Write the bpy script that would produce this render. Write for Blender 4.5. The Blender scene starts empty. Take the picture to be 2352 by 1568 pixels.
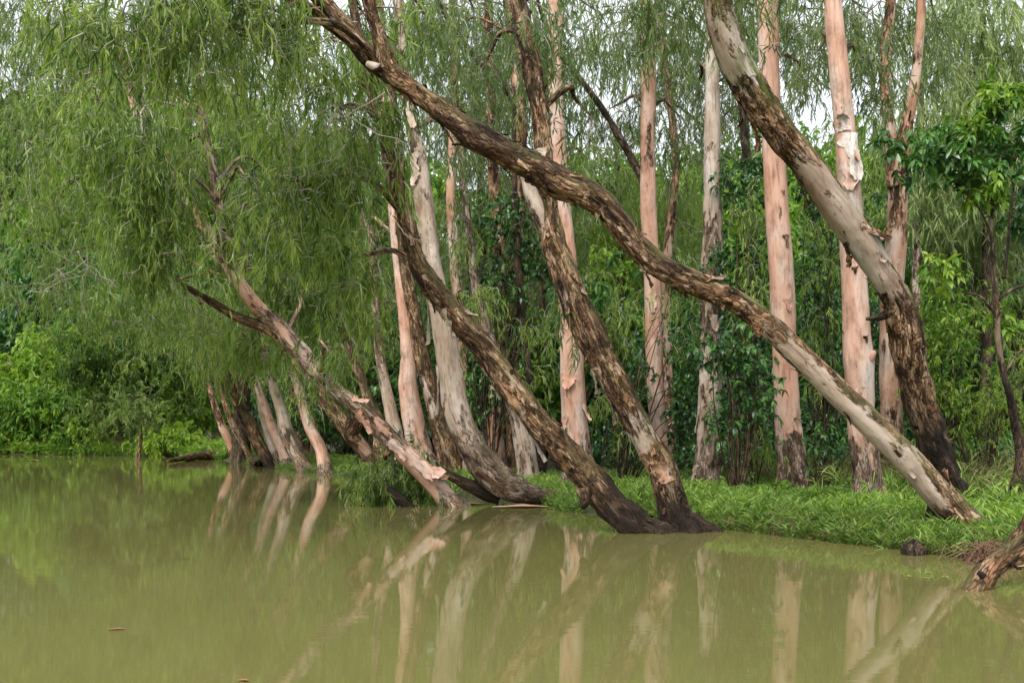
import bpy, math, random
import numpy as np
from mathutils import Vector

scene = bpy.context.scene
COL = scene.collection

# ------------------------------------------------------------------ camera
W0, H0 = 2352.0, 1568.0          # the picture's working size, only used to read bearings off the photograph
LENS, SENSOR = 35.0, 36.0
F = W0 * LENS / SENSOR
HY, CAMH = 985.0, 1.5            # row of the horizon, eye height above the water
cam = bpy.data.cameras.new("camera")
cam.lens = LENS; cam.sensor_width = SENSOR
cam.shift_y = (HY - H0 / 2) / W0
cam.clip_start = 0.1; cam.clip_end = 2000
camo = bpy.data.objects.new("camera", cam); COL.objects.link(camo)
camo.location = (0, 0, CAMH); camo.rotation_euler = (math.radians(90), 0, 0)
scene.camera = camo

# ------------------------------------------------------------------ light
SUN_EL, SUN_AZ = math.radians(50), math.radians(205)   # azimuth clockwise from +Y: behind the camera, a little left
world = bpy.data.worlds.new("World"); scene.world = world; world.use_nodes = True
nt = world.node_tree; bg = nt.nodes["Background"]
sky = nt.nodes.new("ShaderNodeTexSky"); sky.sky_type = 'NISHITA'; sky.sun_disc = False
sky.sun_elevation = SUN_EL; sky.sun_rotation = SUN_AZ
sky.air_density = 1.0; sky.dust_density = 7.0; sky.ozone_density = 1.0
hs = nt.nodes.new("ShaderNodeHueSaturation"); hs.inputs["Saturation"].default_value = 0.35   # overcast: grey-white cloud
mx = nt.nodes.new("ShaderNodeMix"); mx.data_type = 'RGBA'; mx.inputs[0].default_value = .6; mx.inputs[7].default_value = (5.7, 5.9, 6.25, 1)   # even cloud cover over the sky
nt.links.new(sky.outputs[0], hs.inputs["Color"]); nt.links.new(hs.outputs[0], mx.inputs[6]); nt.links.new(mx.outputs[2], bg.inputs["Color"])
bg.inputs["Strength"].default_value = 0.15
sl = bpy.data.lights.new("sun", 'SUN'); sl.energy = 1.5; sl.angle = math.radians(25); sl.color = (1, 0.96, 0.9)
so = bpy.data.objects.new("sun", sl); COL.objects.link(so)
sd = Vector((math.sin(SUN_AZ) * math.cos(SUN_EL), math.cos(SUN_AZ) * math.cos(SUN_EL), math.sin(SUN_EL)))
so.rotation_euler = (-sd).to_track_quat('-Z', 'Y').to_euler(); so.location = sd * 60

scene.view_settings.view_transform = 'Standard'; scene.view_settings.look = 'None'
scene.view_settings.exposure = 0.95; scene.view_settings.gamma = 1.0
scene.render.engine = 'CYCLES'
cy = scene.cycles
cy.max_bounces = 7; cy.diffuse_bounces = 4; cy.glossy_bounces = 2; cy.transmission_bounces = 4; cy.transparent_max_bounces = 4
cy.caustics_reflective = False; cy.caustics_refractive = False
cy.use_denoising = True
cy.use_adaptive_sampling = True; cy.adaptive_threshold = 0.015

R = np.random.default_rng(11)

# ------------------------------------------------------------------ small maths
def P(px, py, D):
    """bearing of the photograph -> world point at distance D ahead"""
    return np.array([(px - W0 / 2) / F * D, D, CAMH + (HY - py) / F * D])

def nrm(v):
    return v / np.maximum(np.linalg.norm(v, axis=-1, keepdims=True), 1e-9)

def _hash(i, j, k):
    h = (i * 374761393 + j * 668265263 + k * 2147483647) & 0xFFFFFFFF
    h = ((h ^ (h >> 13)) * 1274126177) & 0xFFFFFFFF
    return ((h ^ (h >> 16)) & 0xFFFF) / 65535.0

def vnoise(p):
    f = np.floor(p); i = f.astype(np.int64); t = p - f; t = t * t * (3 - 2 * t)
    o = np.zeros(len(p))
    for a in (0, 1):
        for b in (0, 1):
            for c in (0, 1):
                w = (t[:, 0] if a else 1 - t[:, 0]) * (t[:, 1] if b else 1 - t[:, 1]) * (t[:, 2] if c else 1 - t[:, 2])
                o += w * _hash(i[:, 0] + a, i[:, 1] + b, i[:, 2] + c)
    return o

def fbm(p, n=3):
    o = 0; a = .5; s = 0
    for _ in range(n):
        o = o + a * vnoise(p); s += a; a *= .5; p = p * 2.03 + 17.3
    return o / s

# ------------------------------------------------------------------ mesh collecting
class MB:
    def __init__(self):
        self.v, self.l, self.c, self.m, self.s = [], [], [], [], []
        self.att = {'tone': [], 'rough': [], 'bco': []}
        self.n = 0
    def add(self, v, polys, mat=0, smooth=False, tone=None, rough=None, bco=None):
        v = np.asarray(v, float); k = len(v)
        for p in polys:
            p = np.asarray(p)
            if len(p) == 0: continue
            self.l.append((p + self.n).ravel()); self.c.append(np.full(len(p), p.shape[1]))
            self.m.append(np.full(len(p), mat)); self.s.append(np.full(len(p), smooth))
        self.v.append(v); self.n += k
        self.att['tone'].append(np.zeros(k) + (0.5 if tone is None else tone))
        self.att['rough'].append(np.zeros(k) + (0 if rough is None else rough))
        self.att['bco'].append(np.zeros((k, 3)) if bco is None else bco)
    def build(self, name, mats, parent=None, loc=None):
        me = bpy.data.meshes.new(name)
        o = bpy.data.objects.new(name, me)
        V = np.concatenate(self.v)
        if parent is not None:
            V = V - np.array(parent.location) - (np.array(parent.parent.location) if parent.parent else 0); o.parent = parent
        elif loc is not None:
            V = V - np.asarray(loc); o.location = loc
        Lp = np.concatenate(self.l).astype(np.int32); Cn = np.concatenate(self.c).astype(np.int32)
        me.vertices.add(len(V)); me.vertices.foreach_set('co', V.astype(np.float32).ravel())
        me.loops.add(len(Lp)); me.loops.foreach_set('vertex_index', Lp)
        me.polygons.add(len(Cn))
        st = np.concatenate([[0], np.cumsum(Cn)[:-1]]).astype(np.int32)
        me.polygons.foreach_set('loop_start', st)
        me.polygons.foreach_set('material_index', np.concatenate(self.m).astype(np.int32))
        me.polygons.foreach_set('use_smooth', np.concatenate(self.s).astype(bool))
        for nm in ('tone', 'rough'):
            a = me.attributes.new(nm, 'FLOAT', 'POINT'); a.data.foreach_set('value', np.concatenate(self.att[nm]).astype(np.float32))
        b = np.concatenate(self.att['bco'])
        if np.any(b):
            a = me.attributes.new('bco', 'FLOAT_VECTOR', 'POINT'); a.data.foreach_set('vector', b.astype(np.float32).ravel())
        for m in (mats if isinstance(mats, (list, tuple)) else [mats]): me.materials.append(m)
        me.update(calc_edges=True); me.validate()
        COL.objects.link(o)
        return o

def tag(o, label=None, cat=None, group=None, kind=None):
    if label: o['label'] = label
    if cat: o['category'] = cat
    if group: o['group'] = group
    if kind: o['kind'] = kind
    return o

def empty(name, loc, label, cat, group=None):
    o = bpy.data.objects.new(name, None); COL.objects.link(o); o.location = [float(x) for x in loc]
    o.empty_display_size = .3
    return tag(o, label, cat, group)

# ------------------------------------------------------------------ materials
def newmat(name):
    m = bpy.data.materials.new(name); m.use_nodes = True
    n = m.node_tree.nodes; b = n["Principled BSDF"]
    return m, m.node_tree, b

def nd(t, typ, **kw):
    n = t.nodes.new(typ)
    for k, v in kw.items(): setattr(n, k, v)
    return n

def ramp(t, fac, stops, interp='LINEAR'):
    r = nd(t, "ShaderNodeValToRGB"); cr = r.color_ramp; cr.interpolation = interp
    while len(cr.elements) < len(stops): cr.elements.new(.5)
    for e, (p, c) in zip(cr.elements, stops):
        e.position = p; e.color = (*c, 1) if len(c) == 3 else c
    t.links.new(fac, r.inputs[0]); return r.outputs[0]

def mixc(t, fac, a, b, blend='MIX'):
    m = nd(t, "ShaderNodeMix", data_type='RGBA', blend_type=blend)
    for s, x in ((0, fac), (6, a), (7, b)):
        if hasattr(x, 'links'): t.links.new(x, m.inputs[s])
        else: m.inputs[s].default_value = x if s == 0 else (*x, 1)
    return m.outputs[2]

def math_(t, op, a, b=0.0):
    m = nd(t, "ShaderNodeMath", operation=op)
    for s, x in ((0, a), (1, b)):
        if hasattr(x, 'links'): t.links.new(x, m.inputs[s])
        else: m.inputs[s].default_value = x
    return m.outputs[0]

def attr(t, name):
    return nd(t, "ShaderNodeAttribute", attribute_name=name)

def noise(t, vec, scale, detail=3, rough=.55, sc=None):
    if sc is not None:
        mp = nd(t, "ShaderNodeMapping"); mp.inputs['Scale'].default_value = sc
        t.links.new(vec, mp.inputs['Vector']); vec = mp.outputs[0]
    n = nd(t, "ShaderNodeTexNoise"); n.inputs['Scale'].default_value = scale
    n.inputs['Detail'].default_value = detail; n.inputs['Roughness'].default_value = rough
    t.links.new(vec, n.inputs['Vector']); return n.outputs[0]

def leafmat(name, lo, mid, hi, rough=.45, spec=.35, trans=.35):
    m, t, b = newmat(name)
    tone = attr(t, 'tone').outputs['Fac']
    col = ramp(t, tone, [(0.05, lo), (.5, mid), (.95, hi)])
    t.links.new(col, b.inputs['Base Color']); b.inputs['Roughness'].default_value = rough
    b.inputs['Specular IOR Level'].default_value = spec
    tr = nd(t, "ShaderNodeBsdfTranslucent"); c2 = mixc(t, 1.0, col, (1.25, 1.35, .75), 'MULTIPLY')
    t.links.new(c2, tr.inputs['Color'])
    mx = nd(t, "ShaderNodeMixShader"); mx.inputs[0].default_value = trans
    t.links.new(b.outputs[0], mx.inputs[1]); t.links.new(tr.outputs[0], mx.inputs[2])
    t.links.new(mx.outputs[0], t.nodes["Material Output"].inputs[0])
    return m

M = {}
M['leaf'] = leafmat('weeping_leaf', (.032, .07, .014), (.108, .19, .032), (.27, .36, .07), trans=.5)
M['leaf_grey'] = leafmat('grey_green_leaf', (.036, .072, .026), (.1, .165, .05), (.22, .29, .085), trans=.5)
M['leaf_pale'] = leafmat('pale_green_leaf', (.11, .18, .06), (.23, .32, .11), (.36, .45, .17), trans=.42)
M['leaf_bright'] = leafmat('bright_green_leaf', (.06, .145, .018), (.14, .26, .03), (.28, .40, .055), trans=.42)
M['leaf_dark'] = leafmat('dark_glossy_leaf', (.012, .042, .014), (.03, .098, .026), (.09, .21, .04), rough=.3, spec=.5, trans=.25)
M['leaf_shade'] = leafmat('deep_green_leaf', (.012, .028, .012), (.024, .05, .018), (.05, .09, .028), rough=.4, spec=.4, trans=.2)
M['grass'] = leafmat('bank_grass', (.045, .1, .018), (.12, .215, .032), (.25, .36, .07), rough=.5, trans=.3)
M['dry'] = leafmat('dry_grass', (.06, .07, .025), (.14, .14, .05), (.28, .25, .13), rough=.8, spec=.1, trans=.2)

def barkmat(name, smooth, roughc, moss=0.3, bump=.6, toprough=0.0, mosscol=(.13, .125, .045)):
    """smooth = colours of the papery bark, roughc = colours of the torn ridged bark"""
    m, t, b = newmat(name)
    v = attr(t, 'bco').outputs['Vector']; rg = attr(t, 'rough').outputs['Fac']
    big = noise(t, v, 3.0, 3, .5, (1, 1, .3))
    streak = noise(t, v, 22, 4, .6, (1, 1, .09))
    fine = noise(t, v, 60, 3, .6, (1, 1, .25))
    s1 = ramp(t, big, [(.3, smooth[0]), (.47, smooth[1]), (.58, smooth[2]), (.72, smooth[3])])
    s2 = mixc(t, 1.0, s1, ramp(t, streak, [(.28, (.55, .5, .47)), (.45, (1, 1, 1)), (.7, (1.12, 1.1, 1.08))]), 'MULTIPLY')
    # fine dark horizontal nicks and vertical tears
    tears = noise(t, v, 12, 5, .65, (1, 1, .16))
    s3 = mixc(t, ramp(t, tears, [(.66, (0, 0, 0)), (.71, (1, 1, 1))]), s2, (.12, .07, .045))
    plates = noise(t, v, 9, 5, .72, (1, 1, .34))
    mp = nd(t, "ShaderNodeMapping"); mp.inputs['Scale'].default_value = (1, 1, .27); t.links.new(v, mp.inputs['Vector'])
    dn = nd(t, "ShaderNodeTexNoise"); dn.inputs['Scale'].default_value = 9; dn.inputs['Detail'].default_value = 3; t.links.new(mp.outputs[0], dn.inputs['Vector'])
    va = nd(t, "ShaderNodeVectorMath", operation='MULTIPLY_ADD'); va.inputs[1].default_value = (.3, .3, .3)
    t.links.new(dn.outputs['Color'], va.inputs[0]); t.links.new(mp.outputs[0], va.inputs[2])
    vo = nd(t, "ShaderNodeTexVoronoi", feature='F1'); vo.inputs['Scale'].default_value = 17; t.links.new(va.outputs[0], vo.inputs['Vector'])
    ve = nd(t, "ShaderNodeTexVoronoi", feature='DISTANCE_TO_EDGE'); ve.inputs['Scale'].default_value = 17; t.links.new(va.outputs[0], ve.inputs['Vector'])
    sp = nd(t, "ShaderNodeSeparateColor"); t.links.new(vo.outputs['Color'], sp.inputs[0])
    mixv = math_(t, 'ADD', math_(t, 'MULTIPLY', sp.outputs[0], .26), math_(t, 'MULTIPLY', plates, .85))
    r1 = ramp(t, mixv, [(.38, roughc[0]), (.5, roughc[1]), (.61, roughc[2]), (.74, roughc[3])])
    r1 = mixc(t, ramp(t, noise(t, v, 4, 3, .5, (1, 1, .3)), [(.58, (0, 0, 0)), (.72, (.45, .45, .45))]), r1, (.24, .10, .04))
    r1 = mixc(t, 1.0, r1, ramp(t, noise(t, v, 2.6, 4, .6, (1, 1, .45)), [(.42, (.34, .3, .28)), (.52, (1, 1, 1)), (.68, (1.25, 1.15, 1.05))]), 'MULTIPLY')
    crack = ramp(t, ve.outputs['Distance'], [(.02, (.16, .13, .12)), (.11, (1, 1, 1))])
    r2 = mixc(t, .9, r1, crack, 'MULTIPLY')
    r2 = mixc(t, .75, r2, ramp(t, fine, [(.3, (.45, .42, .4)), (.6, (1.2, 1.17, 1.14))]), 'MULTIPLY')
    edge = noise(t, v, 6, 5, .65, (1, 1, .35))
    mott = noise(t, v, 5, 5, .7, (1, 1, .45))
    s3 = mixc(t, 1.0, s3, ramp(t, mott, [(.36, (.62, .58, .53)), (.5, (.95, .94, .93)), (.66, (1.08, 1.08, 1.08))]), 'MULTIPLY')
    if toprough: rg = math_(t, 'ADD', rg, math_(t, 'MULTIPLY', attr(t, 'tone').outputs['Fac'], toprough))
    thr = math_(t, 'ADD', rg, math_(t, 'MULTIPLY', math_(t, 'SUBTRACT', edge, .5), 1.5))
    fac = ramp(t, thr, [(.44, (0, 0, 0)), (.54, (1, 1, 1))])
    c = mixc(t, fac, s3, r2)
    if moss > 0:
        tone = attr(t, 'tone').outputs['Fac']
        mf = math_(t, 'MULTIPLY', math_(t, 'SUBTRACT', noise(t, v, 7, 4, .6, (1, 1, .3)), .42), 4.0)
        mf = math_(t, 'MULTIPLY', math_(t, 'MINIMUM', math_(t, 'MAXIMUM', mf, 0.0), 1.0), math_(t, 'MULTIPLY', tone, moss))
        c = mixc(t, mf, c, mosscol)
    # damp stain at the foot, where the flood mark is
    wet = math_(t, 'MAXIMUM', math_(t, 'SUBTRACT', rg, 1.0), 0.0)
    wet = math_(t, 'MINIMUM', math_(t, 'MULTIPLY', wet, math_(t, 'ADD', edge, .75)), 1.0)
    c = mixc(t, math_(t, 'MULTIPLY', wet, .86), c, (.014, .010, .008))
    t.links.new(c, b.inputs['Base Color'])
    b.inputs['Roughness'].default_value = .85; b.inputs['Specular IOR Level'].default_value = .2
    bp = nd(t, "ShaderNodeBump"); bp.inputs['Strength'].default_value = bump; bp.inputs['Distance'].default_value = .03
    hgt = math_(t, 'ADD', math_(t, 'MULTIPLY', math_(t, 'ADD', mixv, math_(t, 'MINIMUM', math_(t, 'MULTIPLY', ve.outputs['Distance'], 4.0), .6)), fac), math_(t, 'MULTIPLY', math_(t, 'ADD', streak, fine), .18))
    t.links.new(hgt, bp.inputs['Height']); t.links.new(bp.outputs[0], b.inputs['Normal'])
    return m

PINK = [(.42, .225, .155), (.49, .305, .23), (.53, .385, .315), (.48, .415, .385)]
GREY = [(.28, .20, .15), (.37, .295, .235), (.445, .375, .32), (.48, .43, .395)]
SALM = [(.31, .165, .10), (.39, .24, .165), (.44, .32, .255), (.45, .38, .335)]
BRWN = [(.022, .013, .008), (.11, .06, .031), (.28, .175, .10), (.44, .335, .25)]
TORN = [(.085, .055, .038), (.19, .135, .095), (.29, .23, .18), (.38, .32, .27)]
M['bark_lean'] = barkmat('torn_paperbark', GREY, BRWN, .9, .7, .34)
M['bark_mossy'] = barkmat('mossy_paperbark', GREY, BRWN, 1.15, .7, .1, (.085, .115, .022))
M['bark_pale'] = barkmat('pale_bark_sheet', [(.56, .49, .44), (.62, .56, .52), (.66, .61, .58), (.68, .64, .62)], TORN, 0, .3)
M['bark_pink'] = barkmat('pink_paperbark', PINK, TORN, .15, .35)
M['bark_grey'] = barkmat('grey_paperbark', GREY, TORN, .5)
M['bark_salm'] = barkmat('salmon_paperbark', SALM, BRWN, .3)
M['bark_dark'] = barkmat('dark_bark', [(.12, .08, .055), (.18, .13, .09), (.23, .18, .13), (.28, .22, .17)], [(.015, .01, .008), (.05, .035, .025), (.1, .07, .05), (.18, .14, .1)], .5)
m, t, b = newmat('twig'); M['twig'] = m
tc = attr(t, 'tone').outputs['Fac']
t.links.new(ramp(t, tc, [(.2, (.09, .07, .045)), (.6, (.24, .2, .15)), (.95, (.5, .46, .41))]), b.inputs['Base Color']); b.inputs['Roughness'].default_value = .8

# ------------------------------------------------------------------ the shore
SHORE = [(-900, 1040), (-300, 1041), (0, 1043), (150, 1044), (300, 1047), (400, 1049), (500, 1055), (600, 1070), (690, 1082), (770, 1090),
         (830, 1100), (880, 1118), (960, 1132), (1040, 1143), (1120, 1146), (1230, 1155), (1310, 1172), (1420, 1188), (1500, 1197),
         (1600, 1204), (1700, 1216), (1800, 1228), (1900, 1240), (2000, 1250), (2100, 1262), (2200, 1276), (2352, 1292), (2600, 1315)]
sh = []
for px, py in SHORE:
    D = F * CAMH / (py - HY); sh.append(((px - W0 / 2) / F * D, D))
sh = np.array(sh + [(10.5, 7.5), (14, 3), (20, -4), (40, -12)])
land = np.vstack([sh, [(140, -12), (140, 260), (-200, 260), (-200, sh[0, 1])]])

def shore_d(X, Y):
    p = np.stack([X, Y], -1); best = np.full(len(X), 1e9)
    for a, b_ in zip(sh[:-1], sh[1:]):
        ab = b_ - a; t_ = np.clip(((p - a) @ ab) / (ab @ ab), 0, 1)
        best = np.minimum(best, np.linalg.norm(p - a - t_[:, None] * ab, axis=1))
    ins = np.zeros(len(X), bool); n = len(land)
    for i in range(n):
        (x1, y1), (x2, y2) = land[i], land[(i + 1) % n]
        if y1 == y2: continue
        ins ^= ((y1 > Y) != (y2 > Y)) & (X < (x2 - x1) * (Y - y1) / (y2 - y1) + x1)
    return np.where(ins, best, -best)

def ground(X, Y):
    X = np.atleast_1d(np.asarray(X, float)); Y = np.atleast_1d(np.asarray(Y, float))
    d = shore_d(X, Y); q = np.stack([X, Y, X * 0], -1)
    up = .17 * (1 - np.exp(-np.maximum(d, 0) / .45)) + .024 * np.clip(d, 0, 40) + .1 * (fbm(q * .6) - .5) * np.clip(d, 0, 1)
    hill = np.clip((Y - 58) / 90, 0, 1); hill = hill * hill * (3 - 2 * hill)
    side = np.clip((X - 9) / 30, 0, 1)
    up = up + hill * (25 + 11 * np.clip((-X - 5) / 40, 0, 1) + 8 * (fbm(q * .03 + 5) - .5)) + side * side * 5
    return np.where(d > 0, up, -.06 - .22 * np.clip(-d, 0, 5))

def hit(px, py):
    """distance at which the line of sight meets the ground or the water"""
    D = np.linspace(4, 140, 2800); X = (px - W0 / 2) / F * D; Z = CAMH + (HY - py) / F * D
    g = np.maximum(ground(X, D), 0); k = np.argmax(Z <= g)
    return D[k] if Z[k] <= g[k] else 60.0

def gpoint(px, py):
    D = hit(px, py); p = P(px, py, D); return p

def sheet(name, x, y, fz, mat, kind='structure'):
    X, Y = np.meshgrid(x, y); X = X.ravel(); Y = Y.ravel(); nx, ny = len(x), len(y)
    i = np.arange((ny - 1) * (nx - 1)); r = i // (nx - 1); c = i % (nx - 1); a = r * nx + c
    mb = MB(); mb.add(np.stack([X, Y, fz(X, Y)], -1), [np.stack([a, a + 1, a + nx + 1, a + nx], -1)], smooth=True)
    return tag(mb.build(name, mat), kind=kind)

m, t, b = newmat('forest_floor'); M['floor'] = m
geo = nd(t, "ShaderNodeNewGeometry").outputs['Position']
n1 = noise(t, geo, 1.2, 4); n2 = noise(t, geo, 18, 4, .7)
c = mixc(t, ramp(t, n1, [(.45, (0, 0, 0)), (.65, (1, 1, 1))]), (.03, .042, .014), (.06, .042, .024))
c = mixc(t, 1.0, c, ramp(t, n2, [(.3, (.4, .4, .4)), (.65, (1.5, 1.45, 1.4))]), 'MULTIPLY')
t.links.new(c, b.inputs['Base Color']); b.inputs['Roughness'].default_value = .95
bp = nd(t, "ShaderNodeBump"); bp.inputs['Distance'].default_value = .05; t.links.new(n2, bp.inputs['Height']); t.links.new(bp.outputs[0], b.inputs['Normal'])
xs = np.unique(np.concatenate([np.linspace(-200, -24, 45), np.linspace(-24, 24, 190), np.linspace(24, 140, 30)]))
ys = np.unique(np.concatenate([np.linspace(-12, 8, 14), np.linspace(8, 40, 150), np.linspace(40, 80, 60), np.linspace(80, 260, 40)]))
sheet('ground', xs, ys, ground, M['floor'])

m, t, b = newmat('murky_water'); M['water'] = m
geo = nd(t, "ShaderNodeNewGeometry").outputs['Position']
n0 = noise(t, geo, .25, 2)
t.links.new(mixc(t, n0, (.124, .117, .038), (.14, .132, .046)), b.inputs['Base Color'])
b.inputs['Roughness'].default_value = .035; b.inputs['IOR'].default_value = 1.33; b.inputs['Specular IOR Level'].default_value = .95
w1 = noise(t, geo, 1.0, 3, .5, (2.2, 9, 1)); w2 = noise(t, geo, 1.0, 2, .5, (.5, 1.4, 1))
hh = math_(t, 'ADD', math_(t, 'MULTIPLY', w1, .5), w2)
bp = nd(t, "ShaderNodeBump"); bp.inputs['Strength'].default_value = .055; bp.inputs['Distance'].default_value = .02
pt = noise(t, geo, 1.0, 3, .6, (.12, .5, 1)); t.links.new(ramp(t, pt, [(.42, (.018, .018, .018)), (.62, (.075, .075, .075))]), bp.inputs['Strength'])
t.links.new(hh, bp.inputs['Height']); t.links.new(bp.outputs[0], b.inputs['Normal'])
sheet('water', np.array([-200., 60]), np.array([-40., 130]), lambda X, Y: X * 0, M['water'])

# ------------------------------------------------------------------ tubes (trunks, limbs, logs)
def spline(pts, step):
    pts = np.asarray(pts, float); d = np.linalg.norm(np.diff(pts[:, :3], axis=0), axis=1); s = np.concatenate([[0], np.cumsum(d)])
    n = max(4, int(s[-1] / step)); q = np.linspace(0, s[-1], n)
    e = np.vstack([2 * pts[0] - pts[1], pts, 2 * pts[-1] - pts[-2]]); k = np.clip(np.searchsorted(s, q, 'right') - 1, 0, len(pts) - 2)
    t_ = ((q - s[k]) / np.maximum(s[k + 1] - s[k], 1e-6))[:, None]
    p0, p1, p2, p3 = e[k], e[k + 1], e[k + 2], e[k + 3]
    out = .5 * ((2 * p1) + (-p0 + p2) * t_ + (2 * p0 - 5 * p1 + 4 * p2 - p3) * t_ ** 2 + (-p0 + 3 * p1 - 3 * p2 + p3) * t_ ** 3)
    return out, q

def tube(mb, pts, seg=20, step=.06, amp=1.0, mat=0, seed=0.0, mossb=.25, flare=0.0, foot=.5):
    """pts rows: x y z radius rough. Adds a barky tube; returns its centre line"""
    c, s = spline(pts, step); ctr = c[:, :3]; r = np.maximum(c[:, 3], .004); rg = np.clip(c[:, 4], 0, 2.2); n = len(c)
    T = nrm(np.gradient(ctr, axis=0))
    N = np.zeros_like(T); ref = np.array([0, 1.0, 0]) if abs(T[0, 1]) < .8 else np.array([1.0, 0, 0])
    v = ref - T[0] * (ref @ T[0]); N[0] = v / np.linalg.norm(v)
    for i in range(1, n):
        v = N[i - 1] - T[i] * (N[i - 1] @ T[i]); N[i] = v / np.linalg.norm(v)
    B = np.cross(T, N); th = np.linspace(0, 2 * np.pi, seg, endpoint=False)
    rad = np.cos(th)[None, :, None] * N[:, None] + np.sin(th)[None, :, None] * B[:, None]
    fl_ = flare * np.exp(-np.maximum(s - foot + .12, 0) / .2)
    r = r * (1 + .35 * fl_)
    bco = np.stack([np.cos(th)[None] * r[:, None], np.sin(th)[None] * r[:, None], np.repeat(s[:, None], seg, 1)], -1) + seed
    q = bco.reshape(-1, 3); R_ = np.repeat(rg, seg); r0 = np.repeat(r, seg)
    low = (fbm(q * np.array([2.5, 2.5, 1.1])) - .5) * .34 * r0
    pl = fbm(q * np.array([9, 9, 3.2]) + 31, 3); st = np.floor(pl * 9) / 9 + .3 * (pl * 9 % 1) ** 3 / 9
    ridge = (st - .45) * np.clip(R_, .12, 1) * np.minimum(.42 * r0 + .01, .115)
    lump = (fbm(q * np.array([5.5, 5.5, 2.4]) + 11) - .5) * .5 * r0 * np.clip(R_, .1, 1)
    lump = lump + np.repeat(fl_ * r, seg) * .45 * (np.tile(np.cos(th * 5 + seed * 2) * .6 + np.cos(th * 3 + seed) * .5, n))
    fine = (fbm(q * np.array([30, 30, 7.0]) + 7, 2) - .5) * (.004 + .02 * np.clip(R_, 0, 1)) * np.minimum(1, r0 / .1)
    vv = (ctr[:, None] + rad * r[:, None, None]).reshape(-1, 3) + rad.reshape(-1, 3) * ((low + lump + ridge + fine) * amp)[:, None]
    i = np.arange(n - 1)[:, None] * seg; j = np.arange(seg)[None]; j2 = (j + 1) % seg
    quads = np.stack([i + j, i + j2, i + seg + j2, i + seg + j], -1).reshape(-1, 4)
    if callable(mossb): mossb = np.repeat(mossb(ctr[:, 2]), seg)
    moss = np.clip(rad[..., 2].reshape(-1) * 1.3 + mossb, 0, 1)
    k = len(vv); vv = np.vstack([vv, ctr[0], ctr[-1] + T[-1] * r[-1] * .3])
    j = np.arange(seg); caps = np.vstack([np.stack([j * 0 + k, (j + 1) % seg, j], -1), np.stack([j * 0 + k + 1, (n - 1) * seg + j, (n - 1) * seg + (j + 1) % seg], -1)])
    mb.add(vv, [quads, caps], mat, True, tone=np.concatenate([moss, [0, 0]]), rough=np.concatenate([R_, [rg[0], max(.7, rg[-1])]]),
           bco=np.vstack([q, bco[0].mean(0), bco[-1].mean(0)]))
    return ctr, r, N, B, T, rg, s

def flakes(mb, line, n, rng, lo=0.0, hi=1.0, size=(.05, .16), mat=0, rough_only=True, seed=0.0, lift=1.0):
    """loose curls of bark standing off the trunk"""
    ctr, r, N, B, T, rg, s = line; m_ = len(ctr)
    for _ in range(n):
        i = int((lo + (hi - lo) * rng.random()) * (m_ - 1))
        if r[i] < .03: continue
        if rough_only and rng.random() > np.clip(rg[i], .1, 1): continue
        th0 = rng.random() * 6.283; wd = rng.uniform(*size) * .6; ln = rng.uniform(*size) * 1.8
        side = rng.random() < .5; U = np.linspace(-.5, .5, 4); V = np.linspace(0, 1, 5); curl = rng.uniform(.3, 1) * lift * ln * .35
        vs = []; q = []
        sg = 1 if rng.random() < .5 else -1; skew = rng.uniform(-.4, .4)
        for v in V:
            for u in U:
                th = th0 + (u * (1 - .45 * v) * wd + skew * v * wd) / r[i]; d = np.cos(th) * N[i] + np.sin(th) * B[i]
                off = .006 + curl * v * v * (1.25 if side else .8) + .15 * wd * abs(u) * rng.random()
                vs.append(ctr[i] + d * (r[i] * 1.01 + off) + T[i] * sg * ln * (v - .25 * v * v) + rng.normal(0, .002, 3))
                q.append([np.cos(th) * r[i], np.sin(th) * r[i], s[i] + sg * ln * v])
        a = np.arange(12); rr = a // 3; cc = a % 3; b0 = rr * 4 + cc
        mb.add(vs, [np.stack([b0, b0 + 1, b0 + 5, b0 + 4], -1)], mat, True, tone=.1, rough=np.full(20, max(rg[i], rng.choice([.3, .7, .9]))), bco=np.array(q) + seed + rng.random(3) * 3)

# ------------------------------------------------------------------ leaves and twigs
def multi_tube(mb, nodes, rad, sides=3, mat=1, tone=.5):
    n, K, _ = nodes.shape
    T = nrm(np.gradient(nodes, axis=1)); ref = np.where(np.abs(T[..., 2:3]) > .85, np.array([1.0, 0, 0]), np.array([0, 0, 1.0]))
    N = nrm(np.cross(T, ref)); B = np.cross(T, N); th = np.arange(sides) / sides * 6.28318
    v = nodes[:, :, None] + (np.cos(th)[:, None] * N[:, :, None] + np.sin(th)[:, None] * B[:, :, None]) * rad[:, :, None, None]
    base = (np.arange(n) * K * sides)[:, None, None]; k = (np.arange(K - 1) * sides)[None, :, None]; j = np.arange(sides)[None, None]; j2 = (j + 1) % sides
    q = np.stack(np.broadcast_arrays(base + k + j, base + k + j2, base + k + sides + j2, base + k + sides + j), -1).reshape(-1, 4)
    tn = np.repeat(np.broadcast_to(tone, (n,)), K * sides)
    mb.add(v.reshape(-1, 3), [q], mat, True, tone=tn)

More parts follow.
